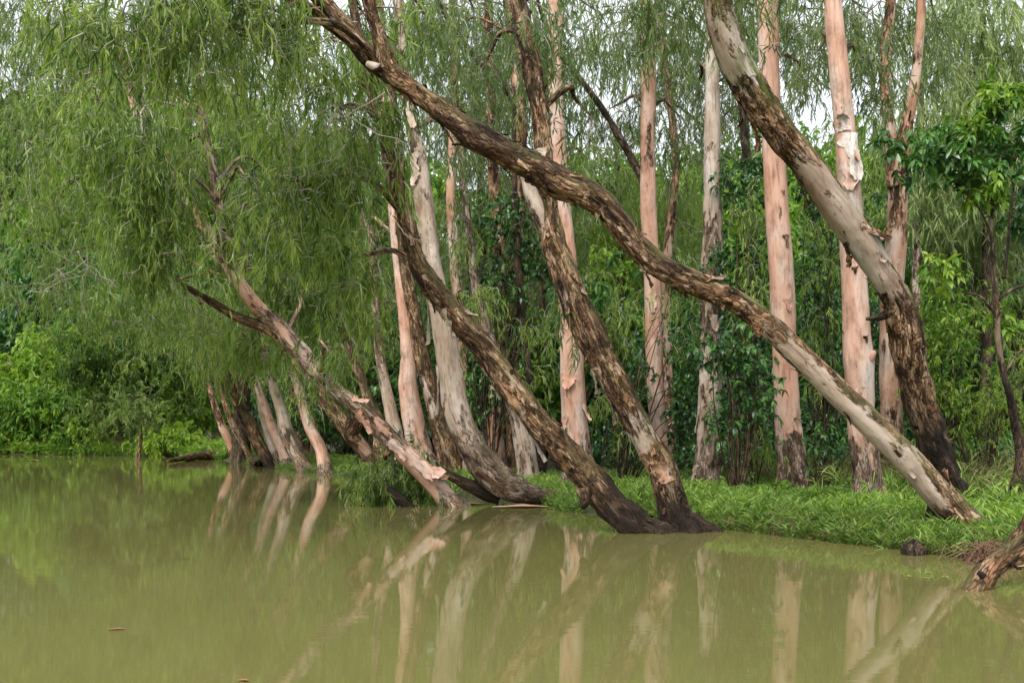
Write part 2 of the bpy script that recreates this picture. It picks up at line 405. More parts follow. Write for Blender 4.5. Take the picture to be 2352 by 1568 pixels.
def leaves(mb, p, d, L, Wd, tone, rng, kite=False, sag=.15, flat=0.0, mat=0):
    n = len(p); d = nrm(d); rv = rng.normal(size=(n, 3)); rv[:, 2] *= (1 - flat)
    S = np.cross(d, rv)
    if flat > 0: S = S * (1 - flat) + flat * np.cross(d, np.array([0, 0, 1.0]) + rng.normal(0, .25, (n, 3)))
    S = nrm(S); N = nrm(np.cross(S, d)); L = L[:, None]; h = Wd[:, None] * .5; dn = np.array([0, 0, -1.0]) * L * sag
    if kite:
        v = np.stack([p, p + d * L * .45 + S * h + N * h * .4, p + d * L + dn, p + d * L * .45 - S * h + N * h * .4], 1)
        i = (np.arange(n) * 4)[:, None]; polys = [np.concatenate([i + np.array([0, 1, 2]), i + np.array([0, 2, 3])])]; k = 4
    else:
        a = p + d * L * .3 + dn * .1; c = p + d * L * .65 + dn * .42
        v = np.stack([p, a + S * h + N * h * .35, a - S * h + N * h * .35, c + S * h * .8 + N * h * .25, c - S * h * .8 + N * h * .25, p + d * L + dn], 1)
        i = (np.arange(n) * 6)[:, None]
        polys = [np.concatenate([i + np.array([0, 2, 1]), i + np.array([3, 4, 5])]), i + np.array([1, 2, 4, 3])]; k = 6
    mb.add(v.reshape(-1, 3), polys, mat, False, tone=np.repeat(np.clip(tone, 0, 1), k))

WEEP = dict(strands=7, slen=.55, out=.7, up=.3, droop=.7, leaves=11, L=(.12, .24), W=(.016, .029), down=.7, jit=.55, spread=.17, kite=False, twig=.0043, sag=.1, flat=0, ttone=.78)
BROAD = dict(strands=6, slen=.3, out=.9, up=.35, droop=.25, leaves=6, L=(.09, .15), W=(.035, .06), down=.25, jit=.6, spread=.12, kite=False, twig=.004, sag=.25, flat=.7, ttone=.15)

def cfg(base, **kw):
    c = dict(base); c.update(kw); return c

def foliage(mb, C, g, rng, tbase=.5, tvar=.2):
    """C: cluster centres (n,3). Sprays of leaves on thin drooping twigs round every centre"""
    n = len(C); k = g['strands']; ct = np.repeat(rng.normal(0, tvar * .6, n), k)
    S0 = np.repeat(C, k, 0) + rng.normal(0, g['spread'], (n * k, 3)); N = n * k
    a = rng.random(N) * 6.28318; dr = np.stack([np.cos(a), np.sin(a), g['up'] + rng.normal(0, .3, N)], -1); ln = (g['slen'] * rng.uniform(.55, 1.4, N))[:, None]
    dw = np.array([0, 0, -1.0])
    def pos(t_): return S0 + dr * ln * g['out'] * (t_ - .4 * t_ ** 2) + dw * ln * g['droop'] * t_ ** 1.7
    st = rng.normal(0, tvar * .5, N)
    if g['twig'] > 0:
        nodes = np.stack([pos(np.full((N, 1), x)) for x in (0, .35, .7, 1.0)], 1) + rng.normal(0, .012, (N, 4, 3))
        rad = np.array([1, .8, .6, .35])[None] * g['twig'] * rng.uniform(.7, 1.3, (N, 1))
        multi_tube(mb, nodes, rad, 3, 1, g['ttone'] + rng.normal(0, .18, N))
    m_ = g['leaves']; t_ = np.clip((np.arange(m_)[None] + rng.random((N, m_))) / m_ * .92 + .1, 0, 1)
    tt = t_.reshape(-1, 1); idx = np.repeat(np.arange(N), m_)
    S0r, drr, lr = S0[idx], dr[idx], ln[idx]
    p = S0r + drr * lr * g['out'] * (tt - .4 * tt ** 2) + dw * lr * g['droop'] * tt ** 1.7
    tg = nrm(drr * g['out'] * (1 - .8 * tt) + dw * g['droop'] * 1.7 * tt ** .7)
    d = tg + dw * g['down'] + rng.normal(0, g['jit'], (len(p), 3))
    L = rng.uniform(*g['L'], len(p)); Wd = rng.uniform(*g['W'], len(p))
    tone = tbase + ct[idx] + st[idx] + rng.normal(0, tvar * .5, len(p)) + .12 * tt[:, 0]
    leaves(mb, p, d, L, Wd, tone, rng, g['kite'], g['sag'], g['flat'])

def ell(rng, c, r, n):
    v = nrm(rng.normal(size=(n, 3))) * (rng.random((n, 1)) ** (1 / 2.2)); return c + v * r

def limb(parent, a, b_, r0, r1, mat, rng, rough=.6, name='branch', lift=.18, seg=8):
    a = np.asarray(a); b_ = np.asarray(b_); L = np.linalg.norm(b_ - a); m1 = a + (b_ - a) * .35 + np.array([0, 0, L * lift]) + rng.normal(0, L * .04, 3)
    m2 = a + (b_ - a) * .7 + np.array([0, 0, L * lift * .9]) + rng.normal(0, L * .05, 3)
    mb = MB(); tube(mb, [[*a, r0, rough], [*m1, r0 * .8, rough], [*m2, (r0 + r1) * .5, rough], [*b_, r1, rough]], seg, .12, .8, seed=rng.random() * 9)
    return mb.build(name, mat, parent)

def deadtwigs(px, py, D, rx, ry, n, rng, mb):
    c = P(px, py, D); r = np.array([rx / F * D, .6, ry / F * D]) * 1.3
    for _ in range(max(2, int(n * .6))):
        a = c + rng.normal(0, .5, 3) * r; d = np.array([rng.normal(), rng.normal() * .4, -.3 + rng.normal() * .5]); ln = rng.uniform(.4, 1.1)
        nodes = a + np.cumsum(np.vstack([[0, 0, 0], rng.normal(0, .35, (5, 3)) * .3 + d / np.linalg.norm(d) * .2 + [0, 0, -.05]]), 0) * ln
        multi_tube(mb, nodes[None], np.linspace(.0065, .0025, 6)[None], 4, 1, .68)
        for q in range(5):
            k = rng.integers(1, 5); e = nodes[k] + np.cumsum(np.vstack([[0, 0, 0], rng.normal(0, .12, (4, 3)) + d * .08 + [0, 0, -.05]]), 0) * ln * .6
            multi_tube(mb, e[None], np.linspace(.004, .0018, 5)[None], 3, 1, .62)

def crown(root, blobs, g, rng, leaf, line=None, bark=None, tbase=.5, tvar=.2, part='crown', dens=1.0, dead=()):
    """blobs: (px,py,D,rx,ry,clusters[,rz]) read off the photograph; a limb from the trunk to each, thin branches to each leaf cluster"""
    mb = MB()
    for bl in blobs:
        px, py, D, rx, ry, nc = bl[:6]; nc = max(2, int(nc * dens)); c = P(px, py, D); r = np.array([rx / F * D, (bl[6] if len(bl) > 6 else min(rx, 260) / F * D), ry / F * D])
        C = ell(rng, c, r, nc); foliage(mb, C, g, rng, tbase, tvar)
        hub = c + np.array([0, 0, r[2] * .55]); k = max(3, nc // 5); pick = C[rng.choice(nc, min(k, nc), False)]
        mid = (hub + pick) / 2 + np.array([0, 0, .25]) * np.linalg.norm(pick - hub, axis=1)[:, None] + rng.normal(0, .08, pick.shape)
        t4 = np.linspace(0, 1, 6)[None, :, None]
        nodes = hub * (1 - t4) ** 2 + 2 * t4 * (1 - t4) * mid[:, None] + pick[:, None] * t4 ** 2 + rng.normal(0, .02, (len(pick), 6, 3))
        multi_tube(mb, nodes, np.linspace(.014, .004, 6)[None] * rng.uniform(.6, 1.3, (len(pick), 1)) * max(1, D / 22), 4, 1, rng.uniform(.3, .8, len(pick)))
        if line is not None:
            ctr, rr = line[0], line[1]; dd = np.linalg.norm(ctr - hub, axis=1) + np.maximum(ctr[:, 2] - hub[2], 0) * 1.2
            i = int(np.argmin(dd)); i = max(0, i - 6)
            r0 = float(np.clip(rr[i] * .45, .012, .055))
            if np.linalg.norm(ctr[i] - hub) > .3: limb(root, ctr[i], hub, r0, .012, bark, rng)
    for a in dead: deadtwigs(*a, rng, mb)
    return mb.build(part, [leaf, M['twig']], root)

def trunkpts(rows, D0, D1=None, below=.5):
    """rows (px,py,width_px,rough): centre line from the foot up; distance runs D0..D1; the foot goes on below ground"""
    n = len(rows); ys = [r[1] for r in rows]; y0, y1 = ys[0], ys[-1]; D1 = D0 if D1 is None else D1
    out = []
    for r in rows:
        f_ = (y0 - r[1]) / max(1e-6, (y0 - y1)); D = D0 + (D1 - D0) * f_
        out.append([*P(r[0], r[1], D), r[2] / 2 / F * D, r[3] if len(r) > 3 else .3])
    a, b_ = np.array(out[0]), np.array(out[1]); d = nrm(a[:3] - b_[:3]); d[2] = min(d[2], -.35); d = nrm(d)
    out.insert(0, [*(a[:3] + d * below), a[3] * 1.12, a[4]])
    return np.array(out)

TRUNK = {}
def tree(name, label, rows, bark, D0=None, D1=None, group=None, cat='tree', seg=28, step=.045, amp=1.0, nflake=0, below=.5, seed=0, flake_lift=1.0, ws=1.0, mossb=.25, flare=.7):
    rows = [(r[0], r[1], r[2] * (ws(r[1]) if callable(ws) else ws), *r[3:]) for r in rows]
    D0 = hit(rows[0][0], rows[0][1]) if D0 is None else D0
    base = P(rows[0][0], rows[0][1], D0)
    root = empty(name, base, label, cat, group)
    rng = np.random.default_rng(100 + seed)
    mb = MB(); line = tube(mb, trunkpts(rows, D0, D1, below), seg, step, amp, seed=seed * 3.7, mossb=mossb, flare=flare, foot=below)
    if nflake: flakes(mb, line, nflake, rng, .06, .95, (.045, .15), seed=seed * 3.7, lift=flake_lift)
    TRUNK[root.name] = mb.build('trunk', bark, root)
    return root, line, D0, rng

def stub(root, rows, D, bark, D1=None, seg=14, name='branch', seed=1):
    mb = MB(); pts = trunkpts(rows, D, D1, 0.01)[1:]
    line = tube(mb, pts, seg, .05, 1, seed=seed); mb.build(name, bark, root); return line

def sheet_flake(root, line, f0, th, ln, wd, mat, rng, curl=.3, up=1, rough=0.0, name='peeling_bark', label=None):
    ctr, r, N, B, T, rg, s = line; i = int(f0 * (len(ctr) - 1)); nu, nv = 9, 14; vs = []; q = []; jag = rng.uniform(.7, 1.15, nv)
    for b_ in range(nv):
        v = b_ / (nv - 1)
        for a in range(nu):
            u = a / (nu - 1) - .5; w = wd * (1 - .75 * v ** 1.6) * (1 + .3 * math.sin(v * 9 + a)) * jag[b_] ; t_ = th + u * w / r[i]
            d = np.cos(t_) * N[i] + np.sin(t_) * B[i]
            off = .008 + curl * ln * v ** 2 * (.5 + abs(u)) + .03 * wd * math.sin(7 * u + 5 * v)
            vs.append(ctr[i] + d * (r[i] * 1.03 + off) + T[i] * up * ln * (v - .3 * curl * v * v) + rng.normal(0, .006, 3))
            q.append([np.cos(t_) * r[i], np.sin(t_) * r[i], s[i] + ln * v])
    k = np.arange((nv - 1) * (nu - 1)); b0 = (k // (nu - 1)) * nu + k % (nu - 1)
    mb = MB(); mb.add(vs, [np.stack([b0, b0 + 1, b0 + nu + 1, b0 + nu], -1)], 0, True, tone=0, rough=rough, bco=np.array(q))
    o = mb.build(name, mat, TRUNK[root.name])
    if label: o['label'] = label
    return o

# ================================================================== the leaning paperbarks at the water's edge
LEAN = 'paperbarks leaning out over the water'
UPR = 'upright paperbarks on the bank'
BL, BP, BG, BS, BD = M['bark_lean'], M['bark_pink'], M['bark_grey'], M['bark_salm'], M['bark_dark']

# the long trunk that crosses the picture
rows = [(2222, 1205, 78, .9), (2160, 1140, 72, .45), (2090, 1062, 70, .26), (2020, 990, 68, .3), (1930, 908, 66, .28), (1850, 828, 62, .38), (1770, 752, 64, .48), (1690, 690, 66, .62),
        (1600, 652, 64, .85), (1530, 622, 72, .85), (1470, 570, 70, .7), (1420, 508, 70, .8), (1372, 458, 78, .9), (1300, 425, 86, 1.0), (1230, 388, 86, 1.0), (1160, 352, 80, 1), (1090, 312, 80, 1.0),
        (1030, 268, 66, .9), (960, 214, 60, .8), (900, 165, 58, .8), (870, 85, 40, .8), (845, 0, 36, .8), (815, -130, 30, .7), (760, -300, 22, .6)]
big, bl_, D4, rg = tree('paperbark_tree', 'longest leaning paperbark, crossing the whole view, brown and ridged midway, pale near its grassy foot', rows, BL, 12.75, 12.6, LEAN, seg=44, step=.03, nflake=140, seed=4, ws=lambda y: .86 if y > 700 else .8)
l2 = stub(big, [(905, 178, 46, .8), (840, 122, 46, .8), (790, 62, 44, .85), (738, 0, 42, .8), (640, -110, 36, .7), (480, -260, 26, .6)], D4 + .1, BL, D4 - .5, 24, seed=5)
stub(big, [(2150, 1150, 30, 1.6), (2138, 1190, 26, 2), (2132, 1215, 22, 2)], D4 + .25, BL, seed=9)
stub(big, [(870, 158, 26, .6), (852, 150, 20, .3), (842, 146, 14, .1)], D4 - .25, BG, seed=10)
crown(big, [(520, -60, 11.6, 200, 90, 20), (330, 20, 11.0, 200, 90, 20), (460, 120, 11.4, 190, 80, 15), (640, 60, 11.9, 90, 60, 8), (140, 40, 11.5, 140, 90, 9)],
      cfg(WEEP, slen=.5, L=(.10, .22), W=(.013, .024), leaves=11, strands=7, jit=.65), rg, M['leaf'], l2, BL, .55, .36, dens=1.6, dead=((690, 200, 11.6, 130, 120, 8), (820, 190, 11.9, 60, 60, 4), (300, 120, 11.2, 200, 80, 6)))
sheet_flake(big, bl_, .075, -1.8, .34, .26, BS, rg, .28, 1, 0, label='salmon curl of peeling bark low on the long leaning trunk')
for f0, th, ln, wd in ((.40, 2.2, .3, .1), (.43, 1.9, .22, .12), (.36, 2.3, .42, .2), (.47, 1.6, .34, .07), (.41, -2.1, .3, .18), (.62, 2.0, .4, .25), (.56, 2.1, .3, .22), (.035, -2.3, .3, .2), (.05, 3.3, .34, .16)):
    sheet_flake(big, bl_, f0, th, ln, wd, BL, rg, .3, -1, .95)

# right-hand trunk that bends like a knee
rows = [(2176, 1118, 82, 1.9), (2158, 1060, 80, 1.9), (2132, 985, 82, 1.6), (2106, 900, 80, 1.15), (2090, 820, 82, 1.0), (2080, 745, 86, .9), (2062, 690, 84, .55), (2020, 620, 80, .32), (1975, 552, 82, .28),
        (1920, 475, 86, .28), (1862, 392, 80, .36), (1805, 322, 84, .7), (1760, 262, 88, .75), (1722, 196, 92, .5), (1685, 130, 88, .3), (1662, 70, 82, .3), (1648, 0, 76, .4), (1640, -120, 60, .4), (1650, -320, 40, .4)]
knee, kl, DK, rg = tree('paperbark_tree', 'thick paperbark with black foot that bends at a knee and leans to the upper left', rows, M['bark_mossy'], 15.6, 12.6, LEAN, seg=44, step=.03, nflake=90, seed=6, ws=.82, mossb=lambda z: .2 + 1.0 * np.clip((z - 5.6) / .8, 0, 1), below=.8)
crown(knee, [(1600, -60, 14.5, 170, 110, 16), (1720, -40, 14.8, 150, 110, 12), (1480, 30, 15, 120, 110, 10)], cfg(WEEP, leaves=11, strands=6), rg, M['leaf_grey'], kl, BL, .5, .2, dens=1.3)
stub(knee, [(2050, 715, 22, .8), (2020, 728, 16, 1), (1990, 732, 8, 1)], 14.8, BD, seed=11)
for f0, th, ln, wd in ((.60, 1.2, .5, .3), (.49, 1.6, .4, .2), (.70, 1.4, .5, .35), (.74, 1.2, .5, .3), (.40, 2.2, .4, .1), (.68, 2.6, .35, .2), (.50, -2.4, .5, .2)):
    sheet_flake(knee, kl, f0, th, ln, wd, BL, rg, .35, -1, .85)

# middle trunk, lower of the crossing pair
rows = [(1492, 1222, 70, 2.0), (1450, 1196, 92, 2.0), (1400, 1150, 92, 1.7), (1348, 1092, 80, 1.05), (1270, 1008, 74, .85), (1190, 908, 70, .7), (1110, 800, 68, .75), (1045, 720, 66, .8), (988, 650, 58, .85), (952, 580, 52, .8), (935, 510, 48, .85),
        (912, 430, 46, .9), (890, 335, 38, .9), (862, 245, 32, .8), (842, 170, 28, .7), (815, 40, 24, .6), (790, -120, 18, .6)]
mid, ml, DM, rg = tree('paperbark_tree', 'middle leaning paperbark with black wet foot in the water and pale grey underside', rows, BL, None, 14.6, LEAN, seg=40, step=.03, nflake=140, seed=7, ws=.82)
crown(mid, [(780, 330, 13.8, 170, 150, 30), (860, 60, 14.6, 120, 80, 9), (690, 500, 13.6, 140, 120, 22), (760, 150, 14.2, 150, 110, 16), (800, 640, 14.2, 70, 90, 9), (680, 50, 15.5, 130, 80, 14)], cfg(WEEP, leaves=12, strands=7), rg, M['leaf'], ml, BL, .5, .28, dens=1.2, dead=((840, 400, 13.4, 90, 110, 7), (780, 280, 13.4, 100, 110, 7), (880, 480, 13.7, 60, 90, 4), (760, 560, 13.5, 90, 100, 6)))
stub(mid, [(1338, 1120, 40, 1.2), (1345, 1150, 30, 1.8), (1335, 1165, 16, 2)], DM - .15, BL, seed=12)
for f0, th, ln, wd in ((.30, 1.3, .9, .2), (.38, 1.4, .6, .18), (.10, 1.5, .25, .2), (.47, 2.2, .4, .15), (.45, -2, .2, .12)):
    sheet_flake(mid, ml, f0, th, ln, wd, BG, rg, .12 if ln > .5 else .4, -1, .05)

# the steeper trunk beside it
rows = [(1578, 1220, 92, 2.0), (1556, 1190, 74, 1.8), (1534, 1120, 66, 1.3), (1515, 1070, 66, .9), (1488, 1015, 68, .35), (1455, 950, 66, .5), (1420, 890, 68, .8), (1385, 830, 72, .85), (1345, 745, 78, .8), (1310, 665, 72, .55), (1282, 590, 66, .6),
        (1262, 520, 62, .8), (1252, 455, 56, .9), (1250, 390, 50, .6), (1246, 320, 46, .4), (1236, 250, 42, .8), (1222, 160, 48, 1), (1205, 70, 44, 1), (1188, -10, 40, 1), (1165, -150, 32, .8), (1140, -320, 22, .7)]
steep, stl, DS, rg = tree('paperbark_tree', 'steep leaning paperbark with an orange patch above its black foot, touching the water', rows, BL, None, 14.9, LEAN, seg=40, step=.03, nflake=120, seed=8, ws=.9)
stub(steep, [(1278, 555, 44, .4), (1245, 500, 44, .4), (1222, 445, 36, .3), (1205, 405, 22, .6)], DS + .1, BG, seed=13)
crown(steep, [(1180, 60, 15.2, 190, 120, 15), (1330, 60, 15.5, 140, 120, 11), (1120, 200, 16.0, 130, 110, 11), (1360, 330, 16.0, 90, 110, 7), (1290, 700, 15.2, 60, 90, 5)], cfg(WEEP, leaves=11, strands=6), rg, M['leaf_grey'], stl, BL, .5, .2)
for f0, th, ln, wd in ((.26, 1.3, .5, .25), (.30, 1.6, .4, .2), (.12, 3.0, .35, .3), (.14, 2.4, .35, .22), (.6, 2.8, .4, .2)):
    sheet_flake(steep, stl, f0, th, ln, wd, BS if f0 < .2 else BG, rg, .3, 1 if f0 < .2 else -1, .05)

# left leaning trunk
rows = [(1042, 1163, 66, .9), (1005, 1118, 62, .35), (955, 1065, 66, .2), (905, 1015, 68, .6), (860, 970, 64, .55), (812, 928, 60, .65), (770, 896, 50, .75), (725, 854, 54, .5), (692, 812, 60, .55), (652, 762, 52, .5), (612, 725, 46, .65), (582, 696, 46, .4), (545, 640, 40, .3), (528, 590, 36, .7), (508, 540, 34, .9),
        (503, 480, 32, .5), (490, 400, 32, .6), (472, 310, 26, .7), (462, 230, 15, .8), (450, 120, 12, .7), (430, 0, 9, .7)]
left, ll, DL, rg = tree('paperbark_tree', 'pale pink paperbark leaning far left out of the pond under its own weeping leaves', rows, BP, None, 18.0, LEAN, seg=36, step=.035, nflake=100, seed=9, ws=.68)
stub(left, [(640, 765, 34, .8), (600, 748, 26, 1.2), (560, 735, 21, 1.3), (510, 708, 17, 1.2), (465, 682, 15, 1.2), (422, 655, 11, 1.4)], DL - .4, BL, seed=14)
stub(left, [(820, 965, 40, 1.0), (806, 1000, 34, 1.3), (830, 1020, 26, .3), (850, 1045, 18, .2)], DL + .2, BS, seed=15)
crown(left, [(330, 330, 17.6, 130, 150, 22), (330, 480, 17.5, 120, 120, 20), (620, 480, 20.2, 150, 130, 26), (360, 600, 18, 110, 80, 14), (650, 640, 20.2, 120, 90, 14), (220, 300, 18, 150, 140, 22), (740, 720, 20, 110, 90, 14), (760, 540, 19.8, 110, 110, 16), (560, 300, 20, 140, 120, 20), (450, 420, 19.8, 120, 120, 16), (560, 790, 20.2, 90, 50, 8), (500, 560, 17.4, 50, 60, 3), (560, 440, 17.4, 70, 70, 4), (750, 820, 17.4, 40, 40, 2)],
      cfg(WEEP, leaves=12, strands=8), rg, M['leaf'], ll, BP, .5, .22, dens=1.7, dead=((200, 540, 17, 120, 70, 9), (260, 620, 17, 90, 80, 7), (640, 300, 17.5, 110, 100, 7), (400, 460, 16.8, 120, 140, 7), (620, 560, 17.2, 120, 120, 7), (120, 640, 17, 90, 90, 5)))
for f0, th, ln, wd, c in ((.17, 3.4, .8, .3, .12), (.135, 3.9, .5, .3, .45), (.11, 4.2, .3, .25, .5), (.27, 2.6, .5, .2, .3), (.20, 3.0, .5, .2, .2), (.29, 3.9, .35, .12, .6)):
    sheet_flake(left, ll, f0, th, ln, wd, BP, rg, c, -1, .1)

# grey trunk that curves out of a broad root
rows = [(1262, 1140, 42, 1.5), (1215, 1132, 66, 1.45), (1165, 1112, 88, 1.25), (1115, 1070, 100, .95), (1076, 1010, 92, .6), (1050, 945, 82, .35), (1036, 870, 74, .3), (1024, 790, 68, .2), (1008, 700, 56, .2), (992, 610, 48, .3), (980, 520, 48, .3), (970, 430, 46, .35), (958, 345, 40, .6), (940, 260, 32, .6), (925, 150, 28, .5), (915, 0, 24, .5), (905, -200, 18, .5)]
curve, cl_, DC, rg = tree('paperbark_tree', 'stout grey paperbark curving up out of a broad brown root beside the floating bark', rows, BG, 19.6, 20.5, LEAN, seg=40, step=.035, nflake=40, seed=10, below=.4, ws=lambda y: .72 if y > 1000 else .8 if y > 700 else .9)
crown(curve, [(800, 330, 22, 110, 130, 14), (1010, 150, 22.5, 140, 100, 12), (1060, 420, 23, 80, 110, 6), (930, 40, 22, 150, 90, 14), (1090, 70, 22, 120, 90, 10)], cfg(WEEP, leaves=11, strands=7), rg, M['leaf_grey'], cl_, BG, .48, .24, dens=1.15)
stub(curve, [(1150, 1140, 44, 1.8), (1100, 1124, 34, 1.7), (1050, 1100, 24, 1.6), (1012, 1078, 15, 1.5)], 19.8, BL, seed=16, name='root')
for f0, th, ln, wd in ((.62, 2.5, .7, .3), (.70, 3.4, .6, .25), (.30, 1.9, 1.0, .14), (.42, 1.8, 1.2, .14), (.36, 4.0, .3, .2)):
    sheet_flake(curve, cl_, f0, th, ln, wd, BG, rg, .15, -1, 0)

# ================================================================== upright paperbarks on the bank
def upright(label, rows, bark, leaf, blobs, seed, nf=25, D1=0, g=None, group=UPR, tb=.5, D0=None, fl=(), dens=2.6, ws=.93):
    r_, l_, d_, rg_ = tree('paperbark_tree', label, rows, bark, D0, (hit(rows[0][0], rows[0][1]) if D0 is None else D0) + D1, group, seg=30, step=.05, nflake=nf, seed=seed, amp=.8, ws=ws)
    if blobs: crown(r_, [(b_[0], b_[1], d_ + b_[2], *b_[3:]) for b_ in blobs], g or cfg(WEEP, leaves=10, strands=6), rg_, leaf, l_, bark, tb, .2, dens=dens)
    for f0, th, ln, wd, cu in fl: sheet_flake(r_, l_, f0, th, ln, wd, bark, rg_, cu, -1, .0)
    return r_, l_, d_

u1 = upright('smooth pink upright paperbark with grey scaly foot, behind the long leaning trunk',
        [(1822, 1128, 78, .55), (1818, 1060, 72, .6), (1812, 1000, 66, .5), (1808, 960, 62, .0), (1802, 800, 60, 0), (1795, 640, 58, 0), (1786, 500, 56, .05), (1778, 350, 54, 0), (1770, 220, 50, .05), (1766, 100, 50, .15), (1764, 0, 48, .15), (1760, -300, 40, .3)],
        BP, M['leaf_grey'], [(1860, 60, .8, 110, 100, 7), (1700, 30, 1, 100, 90, 6), (1800, -120, 1, 180, 110, 12), (1850, 200, .9, 60, 70, 3)], 21, 8, fl=((.335, 3.3, .25, .16, .2),))
sheet_flake(u1[0], u1[1], .435, 3.5, .26, .14, BS, np.random.default_rng(6), .1, -1, .95, name='knot')
for q_ in (.28, .5, .62): sheet_flake(u1[0], u1[1], q_, 3.0 + q_, .1, .07, BS, np.random.default_rng(7), .1, -1, .9, name='knot')
u2 = upright('thick pink upright paperbark with a white torn bark sheet high on its trunk',
        [(1998, 1155, 84, .7), (1992, 1085, 76, .6), (1985, 1020, 70, .55), (1978, 950, 66, .05), (1976, 870, 68, 0), (1974, 820, 74, .05), (1968, 760, 66, 0), (1962, 650, 60, 0), (1956, 520, 58, .05), (1950, 430, 56, .1), (1942, 320, 54, .1), (1934, 220, 48, .2), (1924, 120, 46, .1), (1914, 0, 42, .1), (1905, -300, 34, .3)],
        BP, M['leaf_grey'], [(1960, 60, .8, 90, 100, 6), (2000, 190, 1.2, 60, 90, 4), (1900, -120, .8, 170, 110, 11), (1880, 160, 1.2, 60, 80, 3)], 22, 12, fl=((.56, 2.9, .55, .3, .16), (.60, 3.6, .5, .16, .12), (.66, 2.4, .6, .14, .1), (.22, 2.6, .3, .2, .1)))
sheet_flake(u2[0], u2[1], .60, 3.45, .85, .40, M['bark_pale'], np.random.default_rng(3), .10, -1, 0, label='white torn sheet of bark hanging high on the trunk')
sheet_flake(u2[0], u2[1], .605, 2.7, .3, .2, M['bark_pale'], np.random.default_rng(4), .5, 1, 0)
for ln_, f_, th_ in ((u2, .40, 2.9), (u2, .30, 3.4)): sheet_flake(ln_[0], ln_[1], f_, th_, .12, .09, BS, np.random.default_rng(8), .1, -1, .95, name='knot')
mb = MB(); tube(mb, [[*P(1985, 832, u2[2] - .1), .12, .1], [*P(2000, 818, u2[2] - .16), .09, .1], [*P(2010, 806, u2[2] - .2), .03, .2]], 16, .02); mb.build('burl', BP, TRUNK[u2[0].name])
upright('grey-pink upright paperbark with a split brown hollow halfway up its trunk',
        [(1624, 1112, 70, .75), (1626, 1050, 66, .6), (1630, 960, 58, .4), (1632, 850, 54, .45), (1630, 720, 50, .55), (1634, 640, 56, .7), (1638, 560, 52, .6), (1636, 470, 42, .35), (1636, 380, 40, .35), (1637, 290, 38, .2), (1636, 180, 32, .1), (1634, 80, 30, .1), (1632, 0, 28, .2), (1630, -300, 22, .3)],
        BG, M['leaf_grey'], [(1560, 80, 1, 100, 100, 7), (1600, 240, 1.5, 70, 90, 4), (1690, 200, 2, 60, 90, 4), (1600, -100, 1, 150, 100, 9)], 23, 24, fl=((.40, 1.8, .5, .2, .12), (.3, 3.4, .4, .2, .2), (.16, 1.6, .6, .14, .1), (.07, 1.9, .4, .2, .15)))
upright('slender pink upright paperbark with a thin dark branch leaving it to the upper left',
        [(1528, 1100, 52, .5), (1518, 1010, 46, .3), (1508, 930, 44, .25), (1502, 820, 42, .1), (1500, 720, 42, .1), (1496, 600, 40, .05), (1490, 500, 38, .05), (1488, 410, 40, .3), (1486, 330, 36, .5), (1490, 240, 36, .15), (1490, 130, 34, .05), (1486, 40, 30, .1), (1482, -60, 28, .2), (1476, -300, 20, .3)],
        BP, M['leaf_grey'], [(1420, 120, .8, 110, 110, 8), (1560, 130, 1, 100, 110, 7), (1400, 300, 1, 80, 90, 5), (1560, 320, 1.4, 80, 100, 6), (1460, -110, 1, 160, 110, 10), (1470, 220, .5, 60, 80, 3)], 24, 16, fl=((.33, 3.0, .5, .2, .06), (.28, 3.4, .4, .16, .1)))
ub = [o for o in COL.objects if o.get('label', '').startswith('slender pink')][0]
DU = hit(1528, 1100)
stub(ub, [(1482, 425, 22, 1.2), (1455, 372, 18, 1.2), (1425, 318, 16, 1.2), (1395, 268, 14, 1.1), (1350, 205, 13, 1.1), (1300, 140, 11, 1.1), (1268, 80, 10, 1.1), (1240, 20, 9, 1), (1215, -80, 7, 1)], DU + .1, BD, seed=17)
upright('broad pink paperbark with a curled bark flap, seen between the two middle leaning trunks',
        [(1330, 1070, 70, .6), (1325, 1010, 66, .5), (1320, 960, 64, .2), (1315, 890, 62, .1), (1312, 820, 60, .05), (1308, 700, 54, .1), (1302, 600, 48, .1), (1296, 500, 42, .05), (1288, 400, 40, .1), (1280, 300, 36, .2), (1276, 180, 36, .1), (1276, 60, 36, .1), (1274, -60, 32, .2), (1270, -300, 26, .3)],
        BP, M['leaf_grey'], [(1300, 180, .6, 80, 110, 7), (1350, 420, 1, 70, 100, 6), (1230, 60, 1, 130, 90, 7), (1310, 560, 1, 60, 100, 5), (1340, -110, 1, 170, 100, 9)], 25, 20, D0=21.0, fl=((.2, 2.8, .5, .34, .25), (.14, 4.0, .4, .16, .35), (.12, 2.2, .35, .2, .3)))
u7 = upright('forked salmon paperbark behind the knee-bent trunk, its two stems parting above the broadleaf sapling',
        [(2052, 1112, 56, 1.0), (2048, 1000, 54, .6), (2046, 900, 54, .3), (2046, 800, 52, .35), (2048, 700, 50, .2), (2056, 600, 50, .3), (2060, 520, 48, .5), (2062, 440, 46, .5), (2070, 350, 40, .7), (2088, 260, 30, .5), (2104, 170, 24, .4), (2112, 80, 22, .2), (2116, 0, 20, .2), (2122, -260, 15, .3)],
        BS, M['leaf_grey'], [(2080, 40, 1, 100, 90, 6), (2160, 120, 2, 90, 100, 7), (2020, 60, 1, 70, 100, 5), (2090, -110, 1, 170, 100, 10)], 26, 24, fl=((.4, 2.7, .4, .2, .3), (.45, 2.0, .3, .15, .4), (.1, 3.0, .25, .2, .3)))
stub(u7[0], [(2058, 430, 40, .5), (2046, 350, 32, .5), (2040, 270, 28, .4), (2034, 170, 24, .5), (2038, 80, 22, .6), (2046, 0, 20, .6), (2052, -240, 14, .6)], u7[2] - .05, BS, seed=18, name='stem')

